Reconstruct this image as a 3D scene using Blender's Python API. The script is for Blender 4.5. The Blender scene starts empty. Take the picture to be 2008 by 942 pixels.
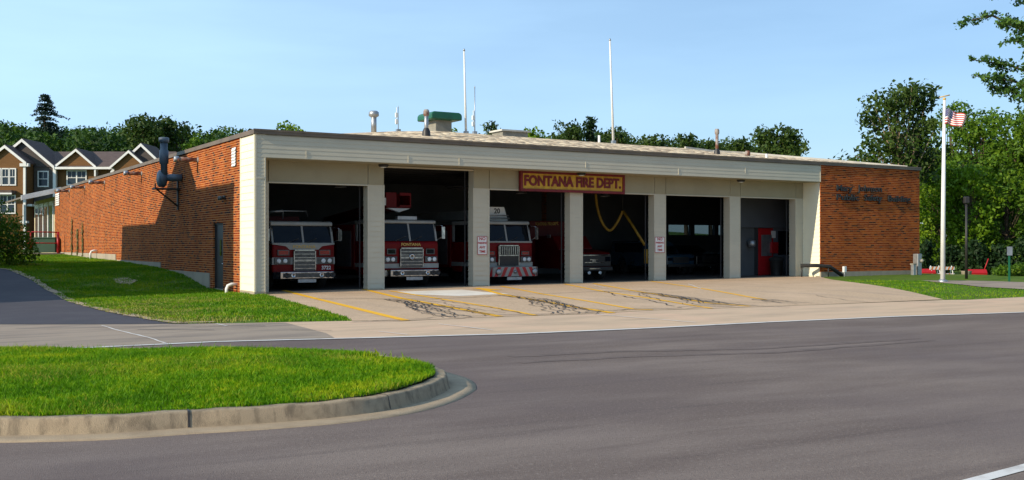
import bpy, bmesh, math, random
import numpy as np
from mathutils import Vector, Matrix
random.seed(7)
rng = np.random.default_rng(11)
R = math.radians
SC = bpy.context.scene
COL = SC.collection

# ------------------------------------------------------------------ camera
FPX, CX, HY, EYE = 2072.0, 1004.0, 481.0, 1.70
cd = bpy.data.cameras.new('camera'); cam = bpy.data.objects.new('camera', cd); COL.objects.link(cam)
cam.location = (0, 0, EYE); cam.rotation_euler = (R(90), 0, 0)
cd.sensor_width = 36; cd.lens = FPX/2008*36; cd.shift_y = (HY-471)/2008; cd.clip_end = 3000; cd.clip_start = .1
SC.camera = cam

# ------------------------------------------------------------------ light
UX, UY = .855, .518                       # facade direction
n_ = math.hypot(UX, UY); UX /= n_; UY /= n_
C0 = (-8.757, 36.0)                       # front left corner of the station
ANG = math.atan2(UY, UX)
lu, lv, lz = .90, .068, -.42
L = Vector((lu*UX-lv*UY, lu*UY+lv*UX, lz)).normalized()
sd = bpy.data.lights.new('sun', 'SUN'); sun = bpy.data.objects.new('sun', sd); COL.objects.link(sun)
sun.rotation_euler = L.to_track_quat('-Z', 'Y').to_euler()
sd.energy = 5.0; sd.angle = R(.55); sd.color = (1, .86, .64)
W = bpy.data.worlds.new('World'); SC.world = W; W.use_nodes = True
nt = W.node_tree; nt.nodes.clear()
wo = nt.nodes.new('ShaderNodeOutputWorld'); bg = nt.nodes.new('ShaderNodeBackground')
sky = nt.nodes.new('ShaderNodeTexSky'); sky.sky_type = 'NISHITA'; sky.sun_disc = False
S = -L
sky.sun_elevation = math.asin(S.z); sky.sun_rotation = math.atan2(S.x, S.y)
sky.air_density = 1.0; sky.dust_density = .5; sky.ozone_density = 4.0
# thin high cloud veil: real sky variation by direction
tc = nt.nodes.new('ShaderNodeTexCoord'); mp = nt.nodes.new('ShaderNodeMapping'); mp.inputs['Scale'].default_value = (1.5, 1.5, 9); mp.inputs['Rotation'].default_value = (.0, .18, .3)
nz = nt.nodes.new('ShaderNodeTexNoise'); nz.inputs['Scale'].default_value = 1.6; nz.inputs['Detail'].default_value = 6
cr = nt.nodes.new('ShaderNodeValToRGB'); cr.color_ramp.elements[0].position = .38; cr.color_ramp.elements[1].position = .8
cr.color_ramp.elements[1].color = (.33, .33, .33, 1)
sx = nt.nodes.new('ShaderNodeSeparateXYZ'); nt.links.new(tc.outputs['Generated'], sx.inputs[0])
vr = nt.nodes.new('ShaderNodeMapRange'); vr.inputs[1].default_value = .5; vr.inputs[2].default_value = -.45; vr.inputs[3].default_value = .10; vr.inputs[4].default_value = .85
nt.links.new(sx.outputs[0], vr.inputs[0]); va = nt.nodes.new('ShaderNodeMath'); va.operation = 'ADD'; va.use_clamp = True
mx = nt.nodes.new('ShaderNodeMixRGB'); mx.inputs[2].default_value = (4.5, 6.9, 9.6, 1)
nt.links.new(tc.outputs['Generated'], mp.inputs['Vector']); nt.links.new(mp.outputs[0], nz.inputs['Vector'])
nt.links.new(nz.outputs['Fac'], cr.inputs[0]); nt.links.new(cr.outputs[0], va.inputs[0]); nt.links.new(vr.outputs[0], va.inputs[1]); nt.links.new(va.outputs[0], mx.inputs[0])
nt.links.new(sky.outputs[0], mx.inputs[1]); nt.links.new(mx.outputs[0], bg.inputs['Color'])
bg.inputs['Strength'].default_value = .122
nt.links.new(bg.outputs[0], wo.inputs[0])
vs = SC.view_settings; vs.view_transform = 'Standard'; vs.look = 'None'; vs.gamma = 1; vs.use_curve_mapping = False
vs.exposure = 0.12
SC.render.engine = 'CYCLES'

# ------------------------------------------------------------------ geometry helpers
def B(u, v, z=0): return Vector((C0[0]+u*UX-v*UY, C0[1]+u*UY+v*UX, z))
def inv(x, y):
    dx, dy = x-C0[0], y-C0[1]
    return dx*UX+dy*UY, -dx*UY+dy*UX
def Ub(px, v):                            # u of the point of plane v=const seen at photo column px
    r = (px-CX)/FPX
    return (r*(C0[1]+v*UX)-(C0[0]-v*UY))/(UX-r*UY)
def Vb(px, u=0):
    r = (px-CX)/FPX
    return ((C0[0]+u*UX)-r*(C0[1]+u*UY))/(UY+r*UX)
def Zb(py, u, v): return EYE+(HY-py)/FPX*B(u, v).y
def P(px, py, D): return Vector(((px-CX)/FPX*D, D, EYE+(HY-py)/FPX*D))
def sm(a, b, x):
    t = np.clip((np.asarray(x, float)-a)/(b-a), 0, 1); return t*t*(3-2*t)
WV = np.array([-40, 2, 4.5, 5.6, 9.2, 13.3, 22.9, 31.3, 45, 90]); WZ = np.array([0, 0, 0, .02, .45, .65, .84, .91, 1.1, 1.4])
DV = np.array([-40, 2, 7, 14.4, 30, 60, 90]); DZ = np.array([0, 0, .18, .78, 1.25, 1.6, 1.8])
def gz(x, y):
    x = np.asarray(x, float); y = np.asarray(y, float)
    dx, dy = x-C0[0], y-C0[1]; u = dx*UX+dy*UY; v = -dx*UY+dy*UX
    zf = np.where(u > 0, .0068*np.minimum(u, 45), np.maximum(.02*u, -.17))*sm(-17.5, -9, v)
    wl = np.interp(v, WV, WZ); dl = np.interp(v, DV, DZ)
    t = sm(-6, -1.2, u)
    hill = wl*t+dl*(1-t)
    hill = hill*np.where(u > 0, 1-sm(0, .6, u)*(v < 60), 1)
    far = sm(95, 230, y)*(sm(60, -60, x)*9+1.5)
    drop = -1.0*sm(46, 76, y)*sm(35, 38, u)*(1-sm(90, 140, y))
    return zf+hill+far+drop
def gz1(x, y): return float(gz(x, y))
def G(px, py, z=None):
    dx = (px-CX)/FPX; dz = (HY-py)/FPX
    if z is not None:
        d = (EYE-z)/-dz; return Vector((dx*d, d, z))
    d = 4.0
    while d < 140:
        if EYE+dz*d < gz1(dx*d, d): break
        d += .1
    a, b = d-.1, d
    for _ in range(12):
        m = (a+b)/2
        if EYE+dz*m < gz1(dx*m, m): b = m
        else: a = m
    return Vector((dx*b, b, gz1(dx*b, b)))

class MB:
    def __init__(s): s.v = []; s.f = []; s.m = []; s.s = []
    def add(s, vs_, fs, m=0, smooth=False):
        o = len(s.v); s.v += [tuple(p) for p in vs_]
        for f in fs: s.f.append([i+o for i in f]); s.m.append(m); s.s.append(smooth)
        return s
    def box(s, x0, x1, y0, y1, z0, z1, m=0):
        x0, x1 = min(x0, x1), max(x0, x1); y0, y1 = min(y0, y1), max(y0, y1); z0, z1 = min(z0, z1), max(z0, z1)
        return s.add([(x0,y0,z0),(x1,y0,z0),(x1,y1,z0),(x0,y1,z0),(x0,y0,z1),(x1,y0,z1),(x1,y1,z1),(x0,y1,z1)],
                     [(0,3,2,1),(4,5,6,7),(0,1,5,4),(1,2,6,5),(2,3,7,6),(3,0,4,7)], m)
    def prism(s, pts, axis, a, b, m=0):
        """pts: 2D outline; axis 'x': (y,z) outline extruded in x; 'y': (x,z); 'z': (x,y)"""
        def mk(p, t): return {'x': (t, p[0], p[1]), 'y': (p[0], t, p[1]), 'z': (p[0], p[1], t)}[axis]
        n = len(pts); vs_ = [mk(p, a) for p in pts]+[mk(p, b) for p in pts]
        fs = [tuple(range(n)), tuple(range(2*n-1, n-1, -1))]+[(i, i+n, (i+1) % n+n, (i+1) % n) for i in range(n)]
        return s.add(vs_, fs, m)
    def tube(s, pts, r, n=8, m=0, cap=True):
        pts = [Vector(p) for p in pts]
        rs = r if isinstance(r, (list, tuple)) else [r]*len(pts)
        vs_ = []; fs = []
        ref = None
        for i, p in enumerate(pts):
            d = (pts[min(i+1, len(pts)-1)]-pts[max(i-1, 0)]).normalized()
            if ref is None: ref = d.orthogonal().normalized()
            a = (ref-d*ref.dot(d))
            a = a.normalized() if a.length > 1e-5 else d.orthogonal().normalized()
            ref = a; b = d.cross(a)
            for k in range(n):
                t = 2*math.pi*k/n; vs_.append(p+(a*math.cos(t)+b*math.sin(t))*rs[i])
        for i in range(len(pts)-1):
            for k in range(n):
                fs.append((i*n+k, i*n+(k+1) % n, (i+1)*n+(k+1) % n, (i+1)*n+k))
        s.add(vs_, fs, m, n > 5)
        if cap:
            e = len(pts)-1; o = len(s.v)-len(vs_)
            s.f.append([o+k for k in range(n)][::-1]); s.m.append(m); s.s.append(False)
            s.f.append([o+e*n+k for k in range(n)]); s.m.append(m); s.s.append(False)
        return s
    def lathe(s, c, prof, n=20, axis='z', m=0):
        vs_ = []; fs = []
        for (r, h) in prof:
            for k in range(n):
                t = 2*math.pi*k/n; a, b = r*math.cos(t), r*math.sin(t)
                q = {'z': (a, b, h), 'y': (a, h, b), 'x': (h, a, b)}[axis]
                vs_.append((c[0]+q[0], c[1]+q[1], c[2]+q[2]))
        for i in range(len(prof)-1):
            for k in range(n): fs.append((i*n+k, i*n+(k+1) % n, (i+1)*n+(k+1) % n, (i+1)*n+k))
        return s.add(vs_, fs, m, True)
    def quad(s, a, b, c, d, m=0): return s.add([a, b, c, d], [(0,1,2,3)], m)
    def build(s, name, mats, parent=None, loc=None, rotz=0, uv=True, bevel=0, fixn=True):
        me = bpy.data.meshes.new(name); me.from_pydata(s.v, [], s.f)
        if not isinstance(mats, (list, tuple)): mats = [mats]
        for m in mats: me.materials.append(m)
        me.polygons.foreach_set('material_index', s.m); me.polygons.foreach_set('use_smooth', s.s)
        if fixn:
            bm = bmesh.new(); bm.from_mesh(me); bmesh.ops.recalc_face_normals(bm, faces=bm.faces); bm.to_mesh(me); bm.free()
        if uv:
            ul = me.uv_layers.new(name='UVMap').data
            for p in me.polygons:
                n = p.normal; ax = max(range(3), key=lambda i: abs(n[i]))
                for li in p.loop_indices:
                    c = me.vertices[me.loops[li].vertex_index].co
                    ul[li].uv = (c[1], c[2]) if ax == 0 else (c[0], c[2]) if ax == 1 else (c[0], c[1])
        o = bpy.data.objects.new(name, me); COL.objects.link(o)
        if parent: o.parent = parent
        if loc is not None: o.location = loc
        if rotz: o.rotation_euler = (0, 0, rotz)
        if bevel:
            b = o.modifiers.new('bevel', 'BEVEL'); b.width = bevel; b.segments = 2; b.limit_method = 'ANGLE'
        return o
def tag(o, label, cat, group=None, kind=None):
    if label: o['label'] = label
    if cat: o['category'] = cat
    if group: o['group'] = group
    if kind: o['kind'] = kind
    return o
def thing(name, label, cat, loc=(0,0,0), rotz=0, group=None):
    o = bpy.data.objects.new(name, None); COL.objects.link(o); o.location = loc; o.rotation_euler = (0,0,rotz)
    o.empty_display_size = .3
    return tag(o, label, cat, group)
def bthing(name, label, cat, u, v, z, group=None): return thing(name, label, cat, B(u, v, z), ANG, group)
def struct(o): o['kind'] = 'structure'; return o
def dup(root, loc, label, rotz=None):
    r = root.copy(); COL.objects.link(r); r.location = loc; r['label'] = label
    if rotz is not None: r.rotation_euler = (0,0,rotz)
    for ch in list(root.children):
        c = ch.copy(); COL.objects.link(c); c.parent = r
        for g in list(ch.children):
            d = g.copy(); COL.objects.link(d); d.parent = c
    return r
def text_mesh(name, body, size, mat, parent, loc, depth=.01, bold=.0, align='CENTER', face='-y', sx=1.0, shear=0):
    cu = bpy.data.curves.new(name, 'FONT'); cu.body = body; cu.size = size; cu.extrude = depth/2; cu.offset = bold
    cu.align_x = align; cu.align_y = 'CENTER'; cu.resolution_u = 3; cu.shear = shear
    t = bpy.data.objects.new('tmp', cu); COL.objects.link(t); bpy.context.view_layer.update()
    me = bpy.data.meshes.new_from_object(t.evaluated_get(bpy.context.evaluated_depsgraph_get()))
    bpy.data.objects.remove(t); bpy.data.curves.remove(cu)
    M_ = Matrix.Diagonal((sx, 1, 1, 1))
    rot = Matrix.Rotation(R(90), 4, 'X') if face == '-y' else Matrix.Rotation(R(-90), 4, 'Z') @ Matrix.Rotation(R(90), 4, 'X')
    me.transform(rot @ M_); me.name = name
    me.materials.clear(); me.materials.append(mat)
    o = bpy.data.objects.new(name, me); COL.objects.link(o); o.parent = parent; o.location = loc
    return o

# ------------------------------------------------------------------ materials
def base_mat(name):
    m = bpy.data.materials.new(name); m.use_nodes = True; t = m.node_tree
    return m, t, t.nodes['Principled BSDF']
def N(t, typ, **kw):
    n = t.nodes.new(typ)
    for k, v in kw.items():
        if k in n.inputs: n.inputs[k].default_value = v
        else: setattr(n, k, v)
    return n
def rgba(c): return (c[0], c[1], c[2], 1)
def mat(name, c1, c2=None, scale=3.0, rough=.7, metal=0, bump=0, bscale=None, detail=5, coat=0, spec=None, lo=.35, hi=.65, coords='Object'):
    m, t, p = base_mat(name)
    p.inputs['Roughness'].default_value = rough; p.inputs['Metallic'].default_value = metal
    if coat: p.inputs['Coat Weight'].default_value = coat; p.inputs['Coat Roughness'].default_value = .05
    if spec is not None: p.inputs['Specular IOR Level'].default_value = spec
    tcn = N(t, 'ShaderNodeTexCoord')
    if c2 is None: c2 = tuple(x*.82 for x in c1)
    nz = N(t, 'ShaderNodeTexNoise', Scale=scale, Detail=detail); t.links.new(tcn.outputs[coords], nz.inputs['Vector'])
    r = N(t, 'ShaderNodeValToRGB'); r.color_ramp.elements[0].position = lo; r.color_ramp.elements[1].position = hi
    r.color_ramp.elements[0].color = rgba(c1); r.color_ramp.elements[1].color = rgba(c2)
    t.links.new(nz.outputs['Fac'], r.inputs[0]); t.links.new(r.outputs[0], p.inputs['Base Color'])
    if bump:
        nb = N(t, 'ShaderNodeTexNoise', Scale=bscale or scale*8, Detail=4); t.links.new(tcn.outputs[coords], nb.inputs['Vector'])
        b = N(t, 'ShaderNodeBump', Strength=bump, Distance=.02); t.links.new(nb.outputs['Fac'], b.inputs['Height'])
        t.links.new(b.outputs[0], p.inputs['Normal'])
    return m
def layered(name, base, layers, rough=.85, bump=.3, bscale=60, coords='Object'):
    """base colour plus list of (colour, noise scale (3-vector stretch ok), lo, hi, amount)"""
    m, t, p = base_mat(name); p.inputs['Roughness'].default_value = rough; p.inputs['Specular IOR Level'].default_value = .2
    tcn = N(t, 'ShaderNodeTexCoord'); cur = None
    rgb = N(t, 'ShaderNodeRGB'); rgb.outputs[0].default_value = rgba(base); cur = rgb.outputs[0]
    for i, (c, sc, lo, hi, amt) in enumerate(layers):
        st = (1,1,1); rot = 0
        if isinstance(sc, tuple): st = sc[1]; rot = sc[2] if len(sc) > 2 else 0; sc = sc[0]
        mpn = N(t, 'ShaderNodeMapping'); mpn.inputs['Scale'].default_value = st; mpn.inputs['Rotation'].default_value = (0,0,rot)
        mpn.inputs['Location'].default_value = (i*7.3, i*3.1, 0)
        # rotate first, then scale (mapping node scales first for POINT): use two nodes
        m0 = N(t, 'ShaderNodeMapping'); m0.inputs['Rotation'].default_value = (0,0,rot); mpn.inputs['Rotation'].default_value = (0,0,0)
        t.links.new(tcn.outputs[coords], m0.inputs[0]); t.links.new(m0.outputs[0], mpn.inputs[0])
        nzn = N(t, 'ShaderNodeTexNoise', Scale=sc, Detail=6, Roughness=.6); t.links.new(mpn.outputs[0], nzn.inputs['Vector'])
        rr = N(t, 'ShaderNodeMapRange'); rr.inputs[1].default_value = lo; rr.inputs[2].default_value = hi; rr.inputs[4].default_value = amt
        t.links.new(nzn.outputs['Fac'], rr.inputs[0])
        mixn = N(t, 'ShaderNodeMixRGB'); mixn.inputs[2].default_value = rgba(c)
        t.links.new(rr.outputs[0], mixn.inputs[0]); t.links.new(cur, mixn.inputs[1]); cur = mixn.outputs[0]
    t.links.new(cur, p.inputs['Base Color'])
    if bump:
        nb = N(t, 'ShaderNodeTexNoise', Scale=bscale, Detail=5); t.links.new(tcn.outputs[coords], nb.inputs['Vector'])
        b = N(t, 'ShaderNodeBump', Strength=bump, Distance=.02); t.links.new(nb.outputs['Fac'], b.inputs['Height']); t.links.new(b.outputs[0], p.inputs['Normal'])
    return m
def brick_mat(name, ramp, mortar=(.50,.22,.09), bw=.25, rh=.086):
    m, t, p = base_mat(name); p.inputs['Roughness'].default_value = .95; p.inputs['Specular IOR Level'].default_value = .08
    tcn = N(t, 'ShaderNodeTexCoord'); sep = N(t, 'ShaderNodeSeparateXYZ'); t.links.new(tcn.outputs['UV'], sep.inputs[0])
    def mth(op, a, b=None, c=None):
        n = N(t, 'ShaderNodeMath'); n.operation = op
        for i, x in enumerate([a, b, c]):
            if x is None: continue
            if isinstance(x, (int, float)): n.inputs[i].default_value = x
            else: t.links.new(x, n.inputs[i])
        return n.outputs[0]
    row = mth('FLOOR', mth('DIVIDE', sep.outputs[1], rh))
    off = mth('MULTIPLY', mth('PINGPONG', row, 1.0), .5)
    xs = mth('ADD', mth('DIVIDE', sep.outputs[0], bw), off)
    cx = mth('FLOOR', xs); fx = mth('FRACT', xs); fy = mth('FRACT', mth('DIVIDE', sep.outputs[1], rh))
    comb = N(t, 'ShaderNodeCombineXYZ'); t.links.new(cx, comb.inputs[0]); t.links.new(row, comb.inputs[1])
    wn = N(t, 'ShaderNodeTexWhiteNoise'); wn.noise_dimensions = '2D'; t.links.new(comb.outputs[0], wn.inputs['Vector'])
    cr = N(t, 'ShaderNodeValToRGB'); cr.color_ramp.interpolation = 'CONSTANT'
    els = cr.color_ramp.elements
    while len(els) < len(ramp): els.new(.5)
    for e, (pos, c) in zip(els, ramp): e.position = pos; e.color = rgba(c)
    t.links.new(wn.outputs['Value'], cr.inputs[0])
    mm = mth('MAXIMUM', mth('LESS_THAN', fy, .34), mth('MULTIPLY', mth('LESS_THAN', fx, .05), .5))
    mixn = N(t, 'ShaderNodeMixRGB'); mixn.inputs[2].default_value = rgba(mortar)
    t.links.new(mm, mixn.inputs[0]); t.links.new(cr.outputs[0], mixn.inputs[1])
    # weathering
    nzn = N(t, 'ShaderNodeTexNoise', Scale=.5, Detail=6, Roughness=.65); mpn = N(t, 'ShaderNodeMapping'); mpn.inputs['Scale'].default_value = (1.4, .6, 1)
    t.links.new(tcn.outputs['UV'], mpn.inputs[0]); t.links.new(mpn.outputs[0], nzn.inputs['Vector'])
    rr = N(t, 'ShaderNodeMapRange'); rr.inputs[1].default_value = .35; rr.inputs[2].default_value = .7; rr.inputs[3].default_value = 1.12; rr.inputs[4].default_value = .74
    t.links.new(nzn.outputs['Fac'], rr.inputs[0])
    hs = N(t, 'ShaderNodeHueSaturation'); t.links.new(mixn.outputs[0], hs.inputs['Color']); t.links.new(rr.outputs[0], hs.inputs['Value']); hs.inputs['Saturation'].default_value = 1.0
    t.links.new(hs.outputs[0], p.inputs['Base Color'])
    b = N(t, 'ShaderNodeBump', Strength=.9, Distance=.012); b.invert = True
    t.links.new(mth('ADD', mm, mth('MULTIPLY', wn.outputs['Value'], .35)), b.inputs['Height']); t.links.new(b.outputs[0], p.inputs['Normal'])
    return m
def leaf_mat(name, c1, c2, c3, scale=.5, trans=.25):
    m, t, p = base_mat(name); p.inputs['Roughness'].default_value = .6; p.inputs['Specular IOR Level'].default_value = .25
    tcn = N(t, 'ShaderNodeTexCoord'); nzn = N(t, 'ShaderNodeTexNoise', Scale=scale, Detail=4); t.links.new(tcn.outputs['Object'], nzn.inputs['Vector'])
    nz2 = N(t, 'ShaderNodeTexNoise', Scale=scale*14, Detail=2); t.links.new(tcn.outputs['Object'], nz2.inputs['Vector'])
    ad = N(t, 'ShaderNodeMath'); ad.operation = 'ADD'; mu = N(t, 'ShaderNodeMath'); mu.operation = 'MULTIPLY'; mu.inputs[1].default_value = .5
    t.links.new(nzn.outputs['Fac'], ad.inputs[0]); t.links.new(nz2.outputs['Fac'], ad.inputs[1]); t.links.new(ad.outputs[0], mu.inputs[0])
    r = N(t, 'ShaderNodeValToRGB'); e = r.color_ramp.elements; e[0].position = .36; e[0].color = rgba(c1); e[1].position = .64; e[1].color = rgba(c3)
    k = e.new(.5); k.color = rgba(c2)
    t.links.new(mu.outputs[0], r.inputs[0]); t.links.new(r.outputs[0], p.inputs['Base Color'])
    tr = N(t, 'ShaderNodeBsdfTranslucent'); t.links.new(r.outputs[0], tr.inputs[0]); ms = N(t, 'ShaderNodeMixShader'); ms.inputs[0].default_value = trans
    out = t.nodes['Material Output']; t.links.new(p.outputs[0], ms.inputs[1]); t.links.new(tr.outputs[0], ms.inputs[2]); t.links.new(ms.outputs[0], out.inputs[0])
    return m
MT = {}
MT['asphalt'] = layered('road_asphalt', (0.1426,0.1070,0.0930), [((0.2139,0.1674,0.1445), (.22,(1,3.2,1),-ANG+.05), .40, .62, .9), ((0.0875,0.0651,0.0596), (.5,(.35,5,1),-ANG+.03), .56, .72, .55),
      ((0.2852,0.2325,0.1987), 26, .54, .72, .7), ((0.0380,0.0316,0.0307), 34, .55, .75, .7), ((0.1188,0.0911,0.0921), .13, .45, .62, .5)], rough=.9, bump=.5, bscale=90)
MT['mark'] = layered('tyre_mark', (.125,.097,.088), [((.15,.115,.103), (3,(1,1,1)), .42, .55, 1.0)], rough=.9, bump=.4, bscale=90)
MT['drive'] = layered('driveway_asphalt', (.060,.056,.068), [((.085,.08,.09), .8, .45, .7, .6), ((.04,.038,.045), 50, .55, .8, .5)], rough=.85, bump=.3)
MT['concrete'] = layered('sidewalk_concrete', (0.5488,0.396,0.272), [((0.4116,0.306,0.216), (.35,(1,4,1),-ANG), .45, .65, .8), ((0.6272,0.414,0.288), .5, .5, .7, .7), ((0.294,0.216,0.16), 30, .62, .8, .4)], rough=.9, bump=.25)
MT['sidewalk'] = layered('left_walk_concrete', (0.312,0.2482,0.1938), [((0.1872,0.1533,0.1292), (.35,(1,4,1),-ANG), .45, .65, .8), ((0.273,0.219,0.1768), .5, .5, .7, .5), ((0.156,0.1241,0.102), 30, .62, .8, .4)], rough=.9, bump=.25)
MT['apron'] = layered('aggregate_concrete', (0.5096,0.3631,0.2401), [((0.2548,0.1725,0.1179), 14, .5, .72, .7), ((0.5880,0.4176,0.2864), .45, .48, .7, .75), ((0.3528,0.2633,0.1938), (.7,(1,.25,1),-ANG), .5, .7, .6), ((0.6860,0.5265,0.3791), 30, .62, .75, .6)], rough=.9, bump=.5, bscale=35)
MT['pale'] = layered('pale_concrete', (.72,.66,.58), [((.55,.49,.43), 1.5, .45, .7, .7)], rough=.85, bump=.15)
MT['kerb'] = layered('kerb_concrete', (0.3519,0.2722,0.1828), [((0.1863,0.1411,0.0960), 6, .48, .66, .7), ((0.4141,0.3326,0.2285), 2, .5, .7, .6), ((0.1139,0.0887,0.0640), (9,(1,1,.12)), .5, .66, .6), ((0.3106,0.1512,0.0640), .9, .66, .74, .6), ((0.1035,0.0806,0.0548), 80, .58, .75, .5)], rough=.92, bump=.45, bscale=110)
MT['gutter'] = layered('gutter_concrete', (0.3762,0.2893,0.1967), [((0.2612,0.1979,0.1357), 2.5, .45, .66, .7), ((0.1672,0.1319,0.0936), 60, .6, .78, .5)], rough=.92, bump=.5, bscale=80)
MT['lawn'] = layered('lawn_ground', (.085,.145,.008), [((.04,.09,.006), 2.2, .45, .62, .8), ((.13,.15,.03), .35, .52, .7, .65), ((.09,.15,.015), 9, .5, .7, .6), ((.2,.14,.07), .5, .68, .78, .7)], rough=1, bump=1.0, bscale=25)
MT['soil'] = layered('island_soil', (.06,.05,.03), [((.03,.05,.01), 3, .45, .6, .8)], rough=1, bump=.8)
MT['yellow'] = layered('yellow_line_paint', (.80,.42,.02), [((.6,.33,.04), 5, .5, .72, .7), ((.30,.23,.16), 16, .6, .76, .8)], rough=.8, bump=.1)
MT['white_line'] = layered('white_line_paint', (.62,.6,.58), [((.35,.32,.3), 3, .5, .72, .8)], rough=.8, bump=.1)
MT['tar'] = mat('crack_sealant', (.016,.014,.014), (.035,.03,.028), 8, rough=.55, bump=.3)
ORG = [(0, (.29,.060,.012)), (.26, (.22,.036,.009)), (.46, (.34,.085,.014)), (.60, (.15,.026,.009)), (.76, (.040,.020,.022)), (.90, (.27,.075,.024))]
MT['brick'] = brick_mat('orange_brick', ORG)
BR2 = [(0, (.38,.072,.009)), (.30, (.26,.040,.006)), (.52, (.42,.090,.010)), (.66, (.17,.024,.005)), (.80, (.04,.014,.012)), (.91, (.30,.042,.007))]
MT['brick_front'] = brick_mat('orange_brick_weak_sun', BR2, mortar=(.52,.19,.075))  # same brick as the side wall, colour raised for the front's weak sunlight
MT['found'] = layered('foundation_concrete', (.36,.31,.24), [((.25,.22,.18), (1.2,(3,1,.4)), .45, .7, .7)], rough=.9, bump=.3)
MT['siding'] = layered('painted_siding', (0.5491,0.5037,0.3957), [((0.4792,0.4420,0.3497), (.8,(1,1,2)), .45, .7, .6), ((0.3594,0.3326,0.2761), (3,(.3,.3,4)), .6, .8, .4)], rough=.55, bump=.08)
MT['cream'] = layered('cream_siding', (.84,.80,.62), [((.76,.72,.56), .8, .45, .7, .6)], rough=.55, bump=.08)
MT['trim'] = mat('taupe_metal_cap', (.17,.125,.085), (.12,.09,.065), 1.5, rough=.5)
MT['flash'] = mat('pale_metal_flashing', (.6,.58,.52), (.4,.38,.34), 1, rough=.4)
MT['header'] = layered('header_siding_shaded', (.36,.32,.22), [((.31,.275,.19), 1.2, .45, .7, .7)], rough=.7, bump=.08)  # siding colour darkened to carry the shade under the porch soffit
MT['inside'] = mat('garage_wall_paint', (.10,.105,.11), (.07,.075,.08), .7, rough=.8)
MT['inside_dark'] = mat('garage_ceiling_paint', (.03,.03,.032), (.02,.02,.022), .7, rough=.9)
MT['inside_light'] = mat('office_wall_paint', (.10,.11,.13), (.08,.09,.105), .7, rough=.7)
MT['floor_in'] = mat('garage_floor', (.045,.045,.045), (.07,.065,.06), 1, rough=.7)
MT['door_dark'] = mat('dark_door_paint', (.018,.020,.022), (.03,.03,.03), 3, rough=.45)
MT['red'] = mat('engine_red_paint', (.17,.0015,.003), (.13,.001,.002), 2, rough=.45, coat=.05, spec=.15)
MT['darkred'] = mat('deep_red_paint', (.10,.003,.004), (.08,.002,.003), 2, rough=.45, spec=.2)
MT['sign_red'] = mat('sign_red_paint', (.20,.008,.012), (.13,.006,.01), 6, rough=.6)
MT['white'] = mat('white_paint', (.75,.75,.73), (.68,.68,.66), 2, rough=.4)
MT['truck_white'] = mat('engine_white_paint', (.32,.32,.30), (.27,.27,.25), 2, rough=.4, coat=.1)
MT['chrome'] = mat('chrome', (.62,.62,.64), (.30,.31,.33), 6, rough=.12, metal=1)
MT['grille'] = mat('grille_metal', (.10,.105,.11), (.06,.063,.066), 9, rough=.35, metal=.7)
MT['steel'] = mat('galvanised_steel', (.42,.44,.46), (.32,.33,.35), 6, rough=.45, metal=.8)
MT['rust'] = mat('rusty_pipe', (.16,.06,.035), (.30,.28,.26), 3, rough=.75, lo=.42, hi=.58)
MT['duct'] = mat('blue_grey_paint', (.085,.115,.15), (.065,.09,.12), 3, rough=.45)
MT['black'] = mat('black_metal', (.015,.015,.016), (.025,.022,.02), 5, rough=.5)
MT['rubber'] = mat('rubber', (.012,.012,.012), (.02,.02,.02), 9, rough=.85)
MT['green'] = mat('green_hood_paint', (.008,.11,.055), (.006,.085,.045), 2, rough=.4)
MT['bin_green'] = mat('dark_green_paint', (.006,.05,.02), (.004,.035,.015), 2, rough=.6)
MT['curb_grey'] = mat('grey_sheet_metal', (.26,.25,.21), (.2,.19,.16), 3, rough=.6)
MT['sign_yellow'] = mat('sign_yellow_paint', (.68,.40,.03), (.50,.27,.03), 5, rough=.6)
MT['gold'] = mat('gold_lettering', (.65,.42,.10), (.5,.33,.08), 5, rough=.4)
MT['hose'] = mat('yellow_hose', (.38,.22,.01), (.28,.15,.01), 4, rough=.6)
MT['redbox'] = mat('red_enamel', (.45,.01,.015), (.36,.01,.012), 3, rough=.45)
MT['plastic_white'] = mat('white_pvc', (.78,.78,.76), (.7,.7,.68), 4, rough=.4)
MT['lamp'] = mat('lamp_lens', (.85,.88,.9), (.75,.78,.8), 3, rough=.12)
MT['amber'] = mat('red_lens', (.35,.02,.01), (.28,.015,.01), 3, rough=.2)
MT['orange'] = mat('barricade_orange', (.75,.22,.03), (.65,.18,.03), 3, rough=.5)
MT['blue'] = mat('flag_blue', (.03,.035,.16), (.025,.03,.13), 3, rough=.8)
MT['flag_red'] = mat('flag_red', (.50,.02,.03), (.42,.02,.025), 3, rough=.8)
MT['stone'] = layered('cream_stone', (.52,.45,.30), [((.38,.32,.21), 3, .45, .6, .8), ((.25,.2,.14), 6, .6, .7, .6)], rough=.9, bump=.6, bscale=6)
MT['bark'] = layered('bark', (.085,.062,.042), [((.04,.03,.02), (4,(1,1,.3)), .45, .6, .8)], rough=.95, bump=.8, bscale=12)
MT['bark_pale'] = layered('pale_bark', (.28,.21,.14), [((.12,.09,.06), (4,(1,1,.3)), .45, .6, .8)], rough=.95, bump=.8, bscale=12)
def glass(name, c=(.004,.006,.010), rough=.03):
    m, t, p = base_mat(name); p.inputs['Base Color'].default_value = rgba(c); p.inputs['Roughness'].default_value = rough; p.inputs['Specular IOR Level'].default_value = .25
    tcn = N(t, 'ShaderNodeTexCoord'); nzn = N(t, 'ShaderNodeTexNoise', Scale=1.3, Detail=2); t.links.new(tcn.outputs['Object'], nzn.inputs['Vector'])
    b = N(t, 'ShaderNodeBump', Strength=.08, Distance=.1); t.links.new(nzn.outputs['Fac'], b.inputs['Height']); t.links.new(b.outputs[0], p.inputs['Normal'])
    return m
MT['glass'] = glass('dark_glass')
MT['house_glass'] = glass('house_window_glass', (.03,.045,.06))
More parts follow.
